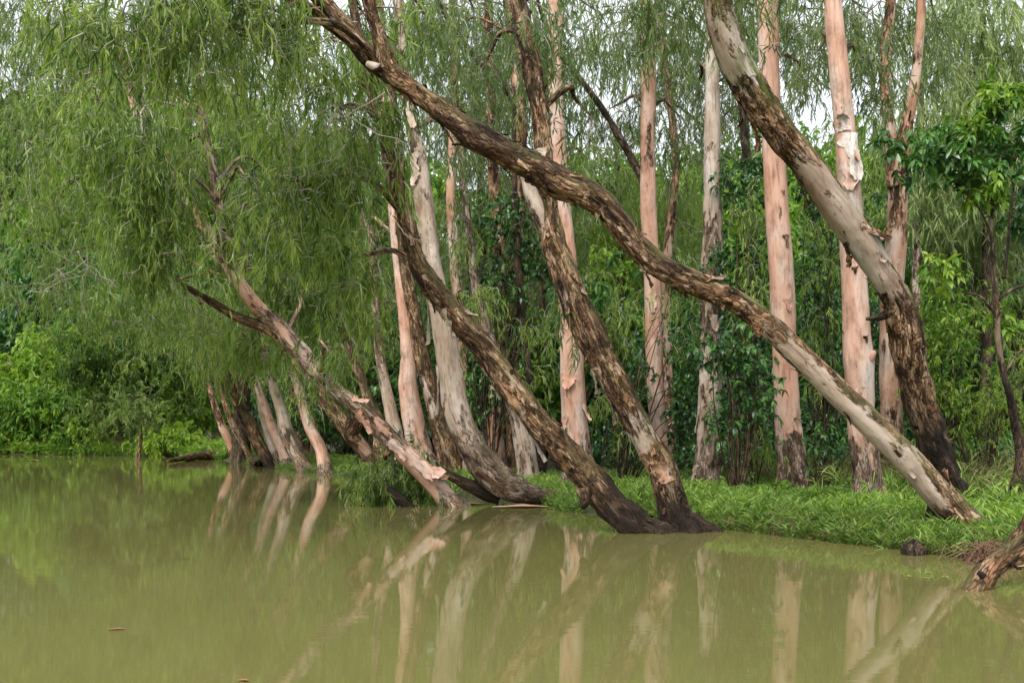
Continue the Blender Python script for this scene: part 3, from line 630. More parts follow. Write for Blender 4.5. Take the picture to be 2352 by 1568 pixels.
BACK = 'paperbark trunks deeper in the grove'
GB = cfg(WEEP, leaves=10, strands=6, L=(.14, .25), W=(.018, .03), slen=.7, spread=.22)
back = [
 ('narrow salmon paperbark just left of the grey dark-barked one, deep between the leaning trunks', [(1142, 1085, 52, .5), (1136, 980, 44, .3), (1142, 860, 38, .5), (1150, 720, 32, .6), (1145, 560, 30, .6), (1132, 380, 28, .7), (1126, 200, 26, .7), (1122, 0, 22, .7), (1120, -250, 16, .6)], BS, [(1080, 250, 1, 110, 110, 8), (1150, 450, 2, 90, 110, 6), (1100, 60, 1, 120, 90, 7)]),
 ('dark rough paperbark with an orange strip near the top, meeting a thin diagonal branch', [(1182, 1092, 46, .8), (1180, 980, 40, .8), (1176, 850, 36, .9), (1184, 680, 32, .9), (1190, 520, 34, .9), (1193, 380, 36, .9), (1195, 270, 34, .7), (1184, 160, 32, .5), (1172, 60, 28, .8), (1166, -40, 26, .9), (1160, -260, 18, .8)], BS, [(1210, 330, 1, 80, 100, 6), (1060, 120, 1, 110, 100, 8), (1200, 620, 1.5, 80, 110, 7)]),
 ('thin crooked black-barked tree beside the rough grey trunk', [(1240, 1100, 26, 1.6), (1242, 1030, 24, 1.6), (1222, 920, 20, 1.5), (1208, 800, 18, 1.3), (1196, 680, 18, 1.3), (1186, 540, 16, 1.2), (1182, 400, 14, 1.2), (1180, 200, 10, 1.2)], BD, [(1230, 520, 1, 70, 110, 6), (1170, 720, 1, 60, 100, 5)]),
 ('short-lit grey paperbark leaning left, its split foot forking beside a black stem', [(1216, 1108, 58, .5), (1206, 1030, 54, .4), (1190, 960, 42, .5), (1160, 880, 36, .6), (1125, 780, 30, .6), (1090, 640, 26, .6), (1070, 480, 22, .6), (1050, 250, 16, .6)], BG, [(1060, 560, 1, 70, 120, 7), (1090, 760, 1, 60, 100, 6)]),
 ('slim salmon paperbark showing orange bark halfway up, right of the curved grey trunk', [(1078, 1062, 32, .4), (1068, 900, 30, .5), (1055, 720, 28, .5), (1042, 560, 28, .1), (1036, 440, 27, .1), (1040, 330, 24, .4), (1044, 180, 20, .6), (1040, 0, 18, .7), (1036, -240, 12, .7)], BS, [(1000, 300, 1.5, 100, 110, 8), (1060, 620, 1, 60, 100, 5), (1010, 70, 1, 120, 90, 7)]),
 ('dusky paperbark leaning just behind the curved grey trunk, its bark hanging in strips', [(1036, 1078, 58, .7), (1012, 980, 52, .6), (990, 890, 46, .5), (968, 810, 44, .7), (950, 720, 38, .8), (930, 600, 34, .9), (918, 450, 30, .7), (912, 320, 32, .3), (900, 230, 28, .4), (880, 100, 22, .5), (860, -150, 16, .5)], BL, [(800, 420, 3, 110, 130, 12), (860, 640, 3, 90, 110, 8), (820, 180, 2, 120, 110, 10)]),
 ('pinkish paperbark with a knot hole, second behind the curved grey trunk', [(968, 1052, 62, .5), (950, 970, 56, .35), (938, 890, 50, .2), (936, 800, 38, .1), (925, 680, 32, .2), (908, 520, 28, .4), (895, 360, 24, .5), (880, 150, 18, .5)], BP, [(820, 620, 3, 100, 110, 10), (840, 780, 3, 60, 80, 5)]),
 ('pale narrow paperbark standing right of a dark leaning stem, near the grass patch', [(912, 1028, 42, .3), (900, 960, 36, .2), (884, 880, 28, .4), (870, 790, 24, .7), (862, 680, 20, .8), (850, 520, 16, .8)], BG, [(790, 800, 2, 60, 80, 5), (800, 520, 3, 100, 110, 9)]),
 ('dark thin stem leaning left above the long pink leaning trunk', [(882, 1010, 44, .9), (850, 925, 30, 1.0), (826, 860, 24, 1.1), (805, 805, 20, 1.1), (792, 740, 14, 1.1), (785, 650, 10, 1.0)], BL, [(760, 700, 1, 90, 100, 9), (720, 860, 1, 80, 80, 7)]),
 ('slim brown paperbark between the two palest upright trunks, its torn top bark hanging', [(1546, 1082, 26, .8), (1536, 900, 26, .6), (1530, 740, 24, .3), (1530, 620, 24, .4), (1540, 510, 22, .5), (1552, 380, 18, .6), (1540, 240, 20, .7), (1522, 100, 22, .8), (1516, -150, 16, .8)], BS, [(1590, 420, 1.5, 80, 110, 6), (1540, 240, 2, 90, 100, 6), (1560, 560, 2, 60, 90, 5)]),
 ('thin pale paperbark with dark seams behind the forked salmon trunk', [(2122, 1060, 34, .7), (2114, 900, 30, .6), (2110, 760, 26, .6), (2106, 600, 24, .5), (2108, 480, 22, .7), (2112, 340, 18, .9), (2116, 180, 16, 1.0), (2118, -100, 12, 1.0)], BG, [(2150, 420, 1, 90, 110, 8), (2180, 640, 1.5, 80, 100, 7), (2140, 220, 1.4, 90, 100, 7)]),
 ('dark stem half hidden behind the mossy top of the knee-bent trunk', [(1760, 1065, 26, 1.2), (1742, 800, 22, 1.1), (1722, 500, 22, 1.1), (1708, 250, 22, 1.0), (1698, 90, 22, 1.0), (1692, -150, 16, 1.0)], BD, [(1730, 60, 1, 90, 90, 5), (1660, 320, 1.5, 60, 90, 4)]),
 ('torn reddish trunk showing through the weeping leaves at upper left', [(880, 1090, 44, .8), (800, 990, 40, .7), (700, 850, 40, .7), (580, 690, 40, .7), (500, 580, 38, .6), (448, 492, 38, .3), (412, 430, 34, .6), (370, 350, 28, .7), (312, 255, 24, .3), (290, 190, 18, .5), (270, 60, 12, .6)], BS, [(200, 470, 1, 150, 130, 22), (330, 220, 1, 170, 130, 20), (150, 250, 1, 140, 110, 14), (480, 690, 1.5, 130, 90, 14), (300, 600, 0, 190, 140, 26), (110, 560, 0, 150, 150, 24), (120, 700, 1, 140, 80, 16), (60, 400, -1, 130, 140, 18), (280, 730, 2, 160, 60, 16), (440, 740, 2, 120, 60, 12), (520, 420, 0, 160, 130, 16), (640, 380, 0, 130, 140, 14)]),
]
for i, (lab, rw, bk, bls) in enumerate(back):
    d0 = min(hit(rw[0][0], rw[0][1]), 27 if i != 12 else 99) + (.4 if i not in (12,) else 3)
    r_, l_, d_ = upright(lab, rw, bk, M['leaf'] if i in (5, 6, 7, 8, 12) else M['leaf_grey'], bls, 40 + i, 16, .8, GB, BACK, .5 if i == 12 else .46, d0, dens=2.1 if i == 12 else 1.6, ws=.9)
dark2 = [o for o in COL.objects if o.get('label', '').startswith('dark rough paperbark')][0]
dd = hit(1182, 1092) + 1.3
stub(dark2, [(1192, 248, 20, 1.2), (1165, 206, 18, 1.2), (1128, 168, 15, 1.2), (1090, 128, 14, 1.1), (1058, 86, 12, 1.1), (1025, 36, 10, 1.1), (1000, -10, 9, 1), (960, -100, 7, 1)], dd, BD, seed=19)

# ================================================================== the row of leaning stubs at the left-hand water's edge
ROW = 'row of leaning paperbarks at the far water edge'
GR = cfg(WEEP, leaves=9, strands=7, L=(.22, .36), W=(.024, .038), slen=1.2, spread=.35, twig=.006)
row = [
 ('pink split-footed paperbark at the near end of the leaning row, beside the grass patch', [(748, 1088, 36, 1.3), (742, 1055, 30, .3), (735, 1027, 28, .1), (715, 988, 27, .05), (703, 949, 26, .2), (690, 905, 22, .4), (668, 820, 20, .5), (640, 680, 16, .5)], BP, [(640, 700, 0, 130, 120, 16), (700, 850, -.5, 50, 30, 4)]),
 ('brown-grey paperbark with an orange torn top, second from the near end of the leaning row', [(702, 1083, 38, 1.5), (690, 1058, 36, .8), (672, 1027, 35, .6), (657, 988, 34, .5), (649, 955, 28, .1), (636, 910, 24, .3), (600, 800, 20, .5), (560, 660, 16, .5)], BG, [(560, 720, 0, 130, 110, 16), (610, 830, -1, 60, 30, 4)]),
 ('orange-pink paperbark with flared foot, third in the leaning row', [(664, 1076, 30, 1.2), (652, 1040, 25, .1), (639, 1010, 22, .1), (622, 970, 20, .3), (600, 910, 18, .5), (540, 760, 14, .5)], BP, [(500, 740, 0, 120, 90, 14)]),
 ('grey lilac paperbark leaning close against the third trunk of the row', [(642, 1074, 22, 1.7), (629, 1037, 20, .4), (617, 998, 18, .1), (606, 959, 18, .3), (590, 900, 14, .5), (560, 800, 10, .5)], BG, [(590, 800, 1, 80, 50, 6)]),
 ('dark brown paperbark leaning hard left near the middle of the row', [(626, 1074, 26, 1.9), (612, 1050, 30, 1.4), (598, 1027, 30, .9), (575, 979, 30, .7), (559, 949, 26, .8), (536, 900, 22, .8), (500, 810, 18, .7), (450, 680, 14, .7)], BL, [(430, 700, 0, 140, 90, 16), (500, 830, -1, 70, 30, 5)]),
 ('thin brown paperbark with a streaked foot, left of the dark leaning one', [(580, 1065, 17, 1.7), (563, 1027, 14, .7), (547, 994, 17, .5), (535, 972, 16, .6), (515, 920, 12, .6), (490, 840, 10, .6)], BL, [(450, 800, 1, 80, 50, 6)]),
 ('salmon paperbark standing above the near end of the arched log', [(542, 1059, 18, 1.2), (529, 1021, 18, .2), (518, 994, 20, .1), (508, 972, 18, .6), (490, 920, 14, .6), (470, 840, 10, .6)], BS, [(390, 790, 1, 110, 60, 8)]),
 ('pale grey paperbark at the far end of the row, behind the arched log', [(482, 1046, 28, .3), (469, 1006, 26, .1), (455, 972, 21, .2), (440, 925, 17, .5), (418, 850, 12, .6)], BG, [(380, 700, 1, 140, 90, 14), (300, 630, 1, 140, 100, 12)]),
 ('slim brown paperbark leaning beside the pale far-end trunk', [(499, 1042, 12, .8), (488, 1016, 11, .6), (477, 992, 12, .5), (466, 968, 11, .5), (450, 910, 9, .6)], BG, [(430, 840, 1.5, 60, 30, 4)]),
 ('thin brown stem leaning between the dark and the lilac trunks of the row', [(612, 1068, 15, 1.3), (598, 1030, 14, .8), (582, 992, 13, .7), (562, 940, 11, .6), (530, 850, 8, .6)], BL, [(540, 800, 1, 60, 40, 4)]),
 ('thin grey stem leaning just behind the salmon trunk of the row', [(562, 1060, 12, 1.2), (548, 1022, 11, .6), (532, 975, 10, .5), (512, 920, 8, .5)], BG, [(500, 840, 1, 60, 30, 4)]),
 ('shaded narrow paperbark between the orange-pink and brown-grey trunks of the row', [(686, 1074, 17, 1.2), (674, 1030, 16, .7), (658, 980, 15, .6), (640, 920, 12, .6), (610, 820, 9, .6)], BS, [(600, 790, 1, 70, 40, 5)]),
 ('dusky brown paperbark standing behind the second trunk of the leaning row', [(706, 1062, 26, .8), (700, 1020, 25, .7), (690, 980, 24, .8), (676, 920, 20, .8), (650, 800, 16, .8)], BL, [(700, 780, 1, 80, 60, 8)]),
]
for i, (lab, rw, bk, bls) in enumerate(row):
    upright(lab, rw, bk, M['leaf'], bls, 70 + i, 6, .6, GR, ROW, .56, dens=1.4, D0=F * CAMH / (rw[0][1] - HY), ws=1.0)
# ================================================================== understorey shrubs, saplings
def shrub(name, label, base, blobs, leaf, g, seed, cat='shrub', group=None, nst=4, tb=.5, D=None, stem=.02, bark=None):
    D = hit(*base) if D is None else D
    p = P(base[0], base[1], D); p[2] = max(0.0, ground(p[0], p[1])[0])
    root = empty(name, p, label, cat, group); rng = np.random.default_rng(500 + seed); mb = MB()
    sm = MB()
    for bl in blobs:
        px, py, dD, rx, ry, nc = bl; c = P(px, py, D + dD); r = np.array([rx / F * D, min(rx, 170) / F * D, ry / F * D])
        C = ell(rng, c, r, nc); C[:, 2] = np.maximum(C[:, 2], p[2] + .1); foliage(mb, C, g, rng, tb + rng.normal(0, .08), .34)
        for q in C[rng.choice(nc, max(1, min(nst, nc)), False)]:
            m_ = p * .5 + q * .5 + rng.normal(0, .12, 3); m_[2] += .2 * (q[2] - p[2])
            tube(sm, [[*(p + np.array([0, 0, -.2]) + rng.normal(0, .05, 3) * [1, 1, 0]), stem, 1], [*m_, stem * .7, 1], [*q, stem * .25, 1]], 6, .2, .6, seed=rng.random() * 9)
    sm.build('stem', bark or BD, root)
    mb.build('foliage', [leaf, M['twig']], root)
    return root
US = 'dark understorey shrubs between the trunks'
GD = cfg(BROAD, leaves=7, strands=7)
GF = cfg(BROAD, leaves=7, strands=7, L=(.12, .2), W=(.05, .085), slen=.4, spread=.18)
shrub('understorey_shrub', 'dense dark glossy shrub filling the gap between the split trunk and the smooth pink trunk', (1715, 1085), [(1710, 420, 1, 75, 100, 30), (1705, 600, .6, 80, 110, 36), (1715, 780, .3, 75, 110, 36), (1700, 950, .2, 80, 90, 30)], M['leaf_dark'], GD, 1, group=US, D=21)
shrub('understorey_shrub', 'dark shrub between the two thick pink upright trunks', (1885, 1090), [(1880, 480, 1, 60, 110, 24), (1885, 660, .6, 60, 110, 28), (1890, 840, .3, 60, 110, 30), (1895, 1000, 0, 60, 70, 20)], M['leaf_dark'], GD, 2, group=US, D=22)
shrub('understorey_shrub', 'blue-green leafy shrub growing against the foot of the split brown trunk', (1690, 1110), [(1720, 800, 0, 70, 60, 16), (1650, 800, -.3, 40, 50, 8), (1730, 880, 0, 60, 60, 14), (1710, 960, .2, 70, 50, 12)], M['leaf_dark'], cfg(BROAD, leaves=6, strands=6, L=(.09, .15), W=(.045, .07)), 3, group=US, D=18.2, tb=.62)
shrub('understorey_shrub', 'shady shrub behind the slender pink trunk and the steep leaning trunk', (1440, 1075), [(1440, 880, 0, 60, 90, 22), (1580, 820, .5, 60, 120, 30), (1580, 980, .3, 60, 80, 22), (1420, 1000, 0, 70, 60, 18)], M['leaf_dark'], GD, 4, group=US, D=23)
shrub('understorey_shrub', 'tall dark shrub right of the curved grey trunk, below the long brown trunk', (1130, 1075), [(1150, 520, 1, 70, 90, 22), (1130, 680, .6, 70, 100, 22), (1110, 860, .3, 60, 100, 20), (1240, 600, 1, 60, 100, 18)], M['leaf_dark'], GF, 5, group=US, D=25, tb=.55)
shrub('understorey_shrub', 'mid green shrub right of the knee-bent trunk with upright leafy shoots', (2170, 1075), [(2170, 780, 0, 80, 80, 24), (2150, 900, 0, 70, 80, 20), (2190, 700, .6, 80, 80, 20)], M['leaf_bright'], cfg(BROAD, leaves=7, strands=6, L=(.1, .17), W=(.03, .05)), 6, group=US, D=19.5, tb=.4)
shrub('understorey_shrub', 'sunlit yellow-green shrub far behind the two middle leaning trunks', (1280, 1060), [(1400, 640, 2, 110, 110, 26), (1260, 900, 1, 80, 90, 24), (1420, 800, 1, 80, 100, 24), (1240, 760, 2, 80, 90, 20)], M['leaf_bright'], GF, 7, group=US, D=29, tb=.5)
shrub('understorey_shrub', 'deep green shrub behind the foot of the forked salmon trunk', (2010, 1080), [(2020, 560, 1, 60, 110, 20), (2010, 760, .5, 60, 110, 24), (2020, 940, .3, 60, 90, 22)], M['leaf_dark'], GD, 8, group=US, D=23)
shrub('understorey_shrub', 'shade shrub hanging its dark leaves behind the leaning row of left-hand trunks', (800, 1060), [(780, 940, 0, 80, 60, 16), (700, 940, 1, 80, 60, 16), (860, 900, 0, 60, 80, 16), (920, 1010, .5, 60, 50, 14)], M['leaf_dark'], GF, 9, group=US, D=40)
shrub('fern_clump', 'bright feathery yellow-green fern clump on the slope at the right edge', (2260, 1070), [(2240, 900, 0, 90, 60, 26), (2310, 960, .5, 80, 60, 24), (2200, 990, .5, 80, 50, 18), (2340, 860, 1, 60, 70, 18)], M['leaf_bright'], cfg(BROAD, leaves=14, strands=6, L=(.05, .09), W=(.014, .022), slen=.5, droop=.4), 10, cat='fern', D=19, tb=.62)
shrub('understorey_shrub', 'small dead-tipped bush behind the grass with bare stems, left of the white-sheeted pink trunk', (1880, 1085), [(1865, 1010, 0, 50, 60, 8), (1920, 1040, 0, 40, 30, 6)], M['leaf_dark'], cfg(BROAD, leaves=5, strands=4), 11, group=US, D=19.5, stem=.028)
ob = shrub('weeping_shrub', 'low weeping shrub dipping its narrow leaves into the water left of the leaning pink trunk', (905, 1150), [(880, 1090, 0, 60, 60, 16), (960, 1115, .2, 60, 40, 12), (850, 1130, 0, 40, 30, 8), (930, 1050, .3, 50, 50, 10)], M['leaf'], cfg(WEEP, leaves=11, strands=7, slen=.5), 12, D=19.6, tb=.45)

for i, (lab, b_, bl) in enumerate((
    ('fine-leaved bush showing yellow-green between the split trunk and the smooth pink trunk', (1730, 1080), [(1730, 520, 0, 60, 120, 9), (1700, 700, 0, 60, 100, 8), (1740, 1000, -.5, 50, 60, 6)]),
    ('fine-leaved bush lit between the two thick pink trunks', (1880, 1075), [(1890, 560, 0, 55, 120, 9), (1880, 780, 0, 55, 110, 8)]),
    ('fine-leaved bush hanging below the long trunk, beside the slender pink trunk', (1420, 1070), [(1420, 720, 0, 70, 120, 10), (1570, 700, 0, 60, 120, 10), (1400, 920, 0, 60, 80, 6)]),
    ('fine-leaved bush between the grey curved trunk and the middle leaning trunk', (1100, 1075), [(1110, 640, 0, 60, 120, 9), (1230, 800, 0, 60, 110, 9)]))):
    shrub('fine_leaved_bush', lab, b_, bl, M['leaf'], cfg(WEEP, L=(.12, .2), W=(.018, .028), leaves=10), 60 + i, cat='bush', group='fine-leaved bushes among the trunks', D=20.5 + i * .8, tb=.62, stem=.014)

# broadleaf sapling at the right edge
sap = empty('broadleaf_sapling', P(2338, 1118, 16.5), 'broadleaf sapling with glossy bright green leaf clusters and slim crooked trunk at the right edge', 'tree'); rg = np.random.default_rng(77)
mb = MB(); sl_ = tube(mb, trunkpts([(2338, 1120, 28, 1.0), (2342, 1030, 22, .9), (2332, 970, 19, .8), (2318, 900, 17, .7), (2305, 860, 15, .6), (2292, 780, 14, .4), (2288, 690, 13, .6), (2282, 600, 12, .6), (2278, 520, 10, .6), (2282, 430, 8, .6), (2300, 330, 6, .6)], 16.5), 14, .05, 1, seed=2); mb.build('trunk', M['bark_dark'], sap)
for rr in ([(2288, 690, 8, .8), (2320, 668, 7, .8), (2352, 655, 6, .8), (2400, 640, 5, .8)], [(2286, 720, 6, .8), (2250, 680, 5, .8), (2210, 670, 4, .8)], [(2280, 560, 6, .8), (2260, 500, 5, .8), (2220, 440, 4, .8), (2150, 390, 3, .8)], [(2308, 860, 7, .8), (2335, 815, 6, .8), (2370, 790, 5, .8)],
           [(2305, 640, 8, .8), (2312, 590, 7, .8), (2318, 520, 6, .8), (2330, 420, 5, .8)]):
    stub(sap, rr, 16.5, M['bark_dark'], seed=int(rr[0][0]))
for bls, lf, tb in (([(2290, 260, 0, 60, 40, 6), (2340, 330, 0, 60, 60, 8), (2230, 330, 0, 70, 45, 9), (2140, 340, -.3, 80, 35, 7), (2060, 330, -.4, 60, 22, 4), (2280, 400, 0, 70, 45, 8), (2200, 400, 0, 70, 40, 7), (2340, 480, .2, 50, 60, 7), (2100, 390, -.2, 60, 25, 4)], M['leaf_dark'], .78),
                    ([(2300, 215, -.2, 50, 22, 5), (2345, 215, 0, 40, 30, 4), (2240, 280, -.2, 40, 20, 3), (2250, 440, -.2, 50, 25, 5), (2160, 640, 0, 50, 40, 5), (2330, 740, .3, 50, 60, 7)], M['leaf_bright'], .5)):
    fm = MB()
    for px, py, dD, rx, ry, nc in bls:
        foliage(fm, ell(rg, P(px, py, 16.5 + dD), np.array([rx, rx * .8, ry]) / F * 16.5, nc), cfg(BROAD, leaves=8, strands=6, L=(.12, .2), W=(.045, .075), slen=.28), rg, tb, .3)
    fm.build('crown', [lf, M['twig']], sap)

# ================================================================== taller trees behind
def backtree(name, label, base, D, h_px, blobs, leaf, g, seed, bark=None, group=None, tw=30, tb=.5, dens=1.8):
    rows = [(base[0], base[1], tw, .8), (base[0] + 8, base[1] - (base[1] - h_px) * .5, tw * .7, .8), (base[0] - 4, h_px, tw * .35, .8)]
    r_, l_, d_, rg_ = tree(name, label, rows, bark or BD, D, D + .5, group, seg=12, step=.15, seed=seed)
    crown(r_, [(b_[0], b_[1], D + b_[2], *b_[3:]) for b_ in blobs], g, rg_, leaf, l_, bark or BD, tb, .24, dens=dens)
    return r_
GW = cfg(WEEP, leaves=11, strands=8, L=(.18, .32), W=(.024, .038), slen=.95, spread=.35, twig=.006, ttone=.7)
WIL = 'pale weeping trees behind the bank'
backtree('weeping_tree', 'pale green weeping tree filling the upper right corner, its trunk hidden', (2260, 1050), 27, 60, [(2260, 60, 0, 150, 130, 44), (2200, 250, 0, 130, 130, 40), (2340, 200, .5, 100, 150, 30), (2180, 430, .5, 110, 110, 30)], M['leaf_pale'], GW, 110, group=WIL, tb=.52)
backtree('weeping_tree', 'grey-green weeping tree hanging low behind the broadleaf sapling', (2330, 1052), 29, 300, [(2280, 560, 0, 120, 120, 36), (2220, 680, 0, 110, 110, 28), (2350, 720, .5, 90, 120, 24), (2340, 440, 1, 110, 110, 26)], M['leaf_grey'], GW, 111, group=WIL, tb=.72)
backtree('weeping_tree', 'yellow-green weeping tree glimpsed between the white-sheeted trunk and the forked trunk', (2015, 1055), 31, 300, [(2010, 480, 0, 80, 130, 30), (1960, 640, 0, 90, 110, 22), (2080, 620, 1, 80, 110, 22), (2010, 330, 1, 80, 90, 16)], M['leaf_bright'], GW, 112, group=WIL, tb=.42)
backtree('weeping_tree', 'light green weeping tree behind the slender pink trunk, under the sky gap', (1420, 1048), 36, 330, [(1400, 480, 0, 110, 110, 34), (1540, 480, 1, 110, 120, 32), (1560, 640, 1, 90, 110, 24), (1420, 620, 1, 100, 100, 26), (1300, 560, 1, 80, 130, 22)], M['leaf'], GW, 113, group=WIL, tb=.66)
backtree('weeping_tree', 'shaded weeping tree behind the dark rough trunk and the long brown trunk', (1100, 1045), 37, 150, [(1090, 300, 0, 120, 140, 34), (1180, 480, 0, 110, 130, 28), (1040, 560, 0, 100, 130, 28), (1120, 740, 0, 110, 110, 26), (1000, 800, 1, 90, 120, 22), (1200, 180, 2, 110, 110, 12)], M['leaf'], GW, 114, group=WIL, tb=.5)
backtree('weeping_tree', 'dense weeping tree behind the pink leaning trunk, filling the left middle of the grove', (860, 1045), 38, 200, [(800, 420, 0, 150, 150, 40), (720, 640, 0, 140, 130, 36), (880, 700, 0, 120, 130, 30), (640, 240, 0, 160, 140, 36), (820, 860, 0, 110, 80, 18), (860, 180, 1, 140, 130, 26), (500, 160, 0, 160, 130, 30)], M['leaf'], GW, 115, group=WIL, tb=.5)
backtree('weeping_tree', 'tall weeping tree at the upper left corner with sky showing through its thin side', (548, 1051), 45, 160, [(260, 160, 0, 180, 130, 34), (100, 330, 0, 140, 110, 28), (60, 90, 1, 120, 110, 9), (380, 330, 0, 160, 130, 32), (150, 30, 1, 150, 90, 12), (440, 60, 0, 160, 110, 26)], M['leaf_grey'], cfg(GW, W=(.024, .036)), 116, group=WIL, tb=.55)

backtree('weeping_tree', 'high thin weeping tree whose fine leaves fleck the sky between the upright trunks', (1640, 1052), 33, 40, [(1400, 90, 0, 130, 110, 15), (1560, 110, 0, 110, 110, 15), (1690, 110, 0, 110, 120, 14), (1640, 270, 0, 110, 80, 12), (1840, 70, 0, 110, 80, 10), (1460, 290, 0, 90, 80, 9), (1980, 120, 0, 100, 120, 14), (1820, 170, 1, 80, 60, 4)], M['leaf_grey'], cfg(GW, strands=6, leaves=10), 117, group=WIL, tb=.48, dens=2.7)
backtree('weeping_tree', 'high weeping tree behind the dark rough trunk, its top meeting the sky', (1235, 1052), 32, 30, [(1080, 60, 0, 130, 110, 20), (1230, 100, 0, 110, 110, 16), (1120, 230, 0, 130, 110, 20), (1290, 270, 0, 90, 110, 12), (960, 120, 0, 120, 130, 22)], M['leaf_grey'], GW, 118, group=WIL, tb=.5, dens=1.5)
backtree('weeping_tree', 'thin-topped weeping tree behind the upper left foliage, flecked with white sky', (560, 1051), 44, 20, [(120, 120, 0, 150, 110, 26), (10, 240, 0, 120, 90, 24), (280, 120, 0, 150, 120, 30), (30, 60, 1, 120, 70, 12), (460, 40, 0, 160, 80, 24)], M['leaf_grey'], cfg(GW, L=(.24, .42), W=(.034, .05), spread=.5), 119, group=WIL, tb=.55, dens=1.5)
GFAR = dict(strands=7, slen=.9, out=.9, up=.35, droop=.35, leaves=9, L=(.28, .5), W=(.13, .22), down=.2, jit=.7, spread=.5, kite=True, twig=0, sag=.2, flat=.55, ttone=.3)
FAR = 'trees on the far left shore'
backtree('shore_tree', 'dark leafy tree overhanging the far left shore, its deep green boughs drooping', (330, 1040), 57, 780, [(250, 810, -2, 110, 50, 22), (190, 850, -2, 60, 30, 8), (380, 840, -1, 110, 50, 20), (420, 890, -1, 80, 30, 10), (330, 750, 0, 140, 60, 22)], M['leaf'], cfg(GFAR, L=(.25, .42), W=(.1, .17)), 130, group=FAR, tb=.3)
backtree('shore_tree', 'bright yellow-green rounded tree at the far left edge of the pond', (90, 1038), 62, 860, [(90, 860, 0, 70, 50, 24), (110, 800, 1, 60, 40, 14), (60, 930, 0, 80, 40, 18), (200, 930, 0, 50, 40, 12), (20, 860, 0, 60, 60, 12)], M['leaf_bright'], GFAR, 131, group=FAR, tb=.72)
backtree('shore_tree', 'mid green forked tree with a leaning dark trunk on the far left shore', (112, 1040), 60, 920, [(110, 930, 0, 90, 50, 24), (170, 950, 0, 60, 45, 14), (40, 960, 0, 70, 50, 18)], M['leaf_bright'], GFAR, 132, group=FAR, tb=.3)
backtree('shore_tree', 'grey-green small tree with thick pale split trunk on the far shore', (268, 1043), 57, 940, [(250, 930, 0, 80, 45, 18), (290, 970, 0, 60, 30, 10), (340, 950, 0, 70, 40, 12)], M['leaf_grey'], cfg(GFAR, L=(.2, .4), W=(.07, .12)), 133, bark=BG, group=FAR, tb=.7, tw=26)
t_ = backtree('shore_tree', 'thin leaning tree standing in the water at the tip of the far shore', (316, 1056), 48, 930, [(310, 930, 0, 70, 40, 10)], M['leaf_grey'], cfg(GFAR, L=(.2, .36), W=(.06, .1)), 134, bark=BL, group=FAR, tb=.6, tw=10)
backtree('shore_tree', 'dark blue-green tree high on the far left, behind the bright one', (40, 1030), 78, 690, [(60, 740, 0, 100, 60, 26), (0, 820, 0, 60, 60, 16), (170, 780, 2, 80, 50, 18), (-30, 700, 2, 80, 70, 14)], M['leaf_dark'], cfg(GFAR, L=(.4, .6), W=(.2, .3)), 135, group=FAR, tb=.7, tw=20)
for i, (lab, b_, D, bl, lf, tb) in enumerate((
    ('light green rounded bush low on the far left shore', (20, 1040), 60, [(10, 1000, 0, 60, 26, 14), (-60, 980, 0, 50, 40, 10)], 'leaf_bright', .55),
    ('mid green bush on the far shore between the forked tree and the split trunk', (190, 1041), 58, [(190, 1005, 0, 60, 26, 14), (230, 990, 0, 40, 30, 8)], 'leaf_bright', .4),
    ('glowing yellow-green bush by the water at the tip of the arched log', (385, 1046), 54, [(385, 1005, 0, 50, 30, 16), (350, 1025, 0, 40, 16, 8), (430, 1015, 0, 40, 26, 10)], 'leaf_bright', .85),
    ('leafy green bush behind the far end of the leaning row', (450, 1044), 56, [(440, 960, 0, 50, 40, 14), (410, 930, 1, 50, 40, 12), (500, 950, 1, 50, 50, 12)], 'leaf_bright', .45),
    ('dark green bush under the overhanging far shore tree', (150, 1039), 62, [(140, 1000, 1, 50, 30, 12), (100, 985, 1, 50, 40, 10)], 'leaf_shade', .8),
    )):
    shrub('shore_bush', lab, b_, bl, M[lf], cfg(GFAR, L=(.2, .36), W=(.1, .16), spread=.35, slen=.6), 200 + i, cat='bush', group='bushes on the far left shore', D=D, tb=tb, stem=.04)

# the wooded hill that closes the view
def forest(name, spots, leaf, seed, g, tb):
    mb = MB(); rng = np.random.default_rng(seed)
    for x, y, h, w in spots:
        z = ground(x, y)[0]; C = ell(rng, np.array([x, y, z + h * .62]), np.array([w, w, h * .42]), int(14 + w * 5)); foliage(mb, C, g, rng, tb + rng.normal(0, .12), .25)
        multi_tube(mb, np.array([[[x, y, z - .5], [x + .1, y, z + h * .4], [x, y + .1, z + h * .8]]]), np.array([[.22, .16, .06]]), 6, 1, .1)
    return tag(mb.build(name, [leaf, M['twig']]), kind='stuff')
def spots(n, x0, x1, y0, y1, h0, h1, rng):
    out = []; k = 0
    while len(out) < n and k < 9000:
        k += 1; x, y = rng.uniform(x0, x1), rng.uniform(y0, y1)
        if shore_d(np.array([x]), np.array([y]))[0] > 2.5: out.append((x, y, rng.uniform(h0, h1), rng.uniform(2.2, 3.6)))
    return out
GH = cfg(GFAR, strands=6, leaves=8, L=(.6, 1.0), W=(.3, .5), spread=.9, slen=1.2)
rg = np.random.default_rng(900)
forest('hill_forest', spots(170, -110, 80, 84, 165, 9, 14, rg) + spots(80, -110, -20, 80, 130, 10, 15, rg) + spots(110, 5, 70, 78, 125, 9, 14, rg), M['leaf_bright'], 901, GH, .35)
forest('forest_edge', spots(52, -48, -12, 64, 84, 7, 11, rg) + spots(16, 14, 36, 36, 56, 6, 9, rg), M['leaf_dark'], 902, cfg(GH, L=(.4, .7), W=(.2, .33), spread=.7), .75)
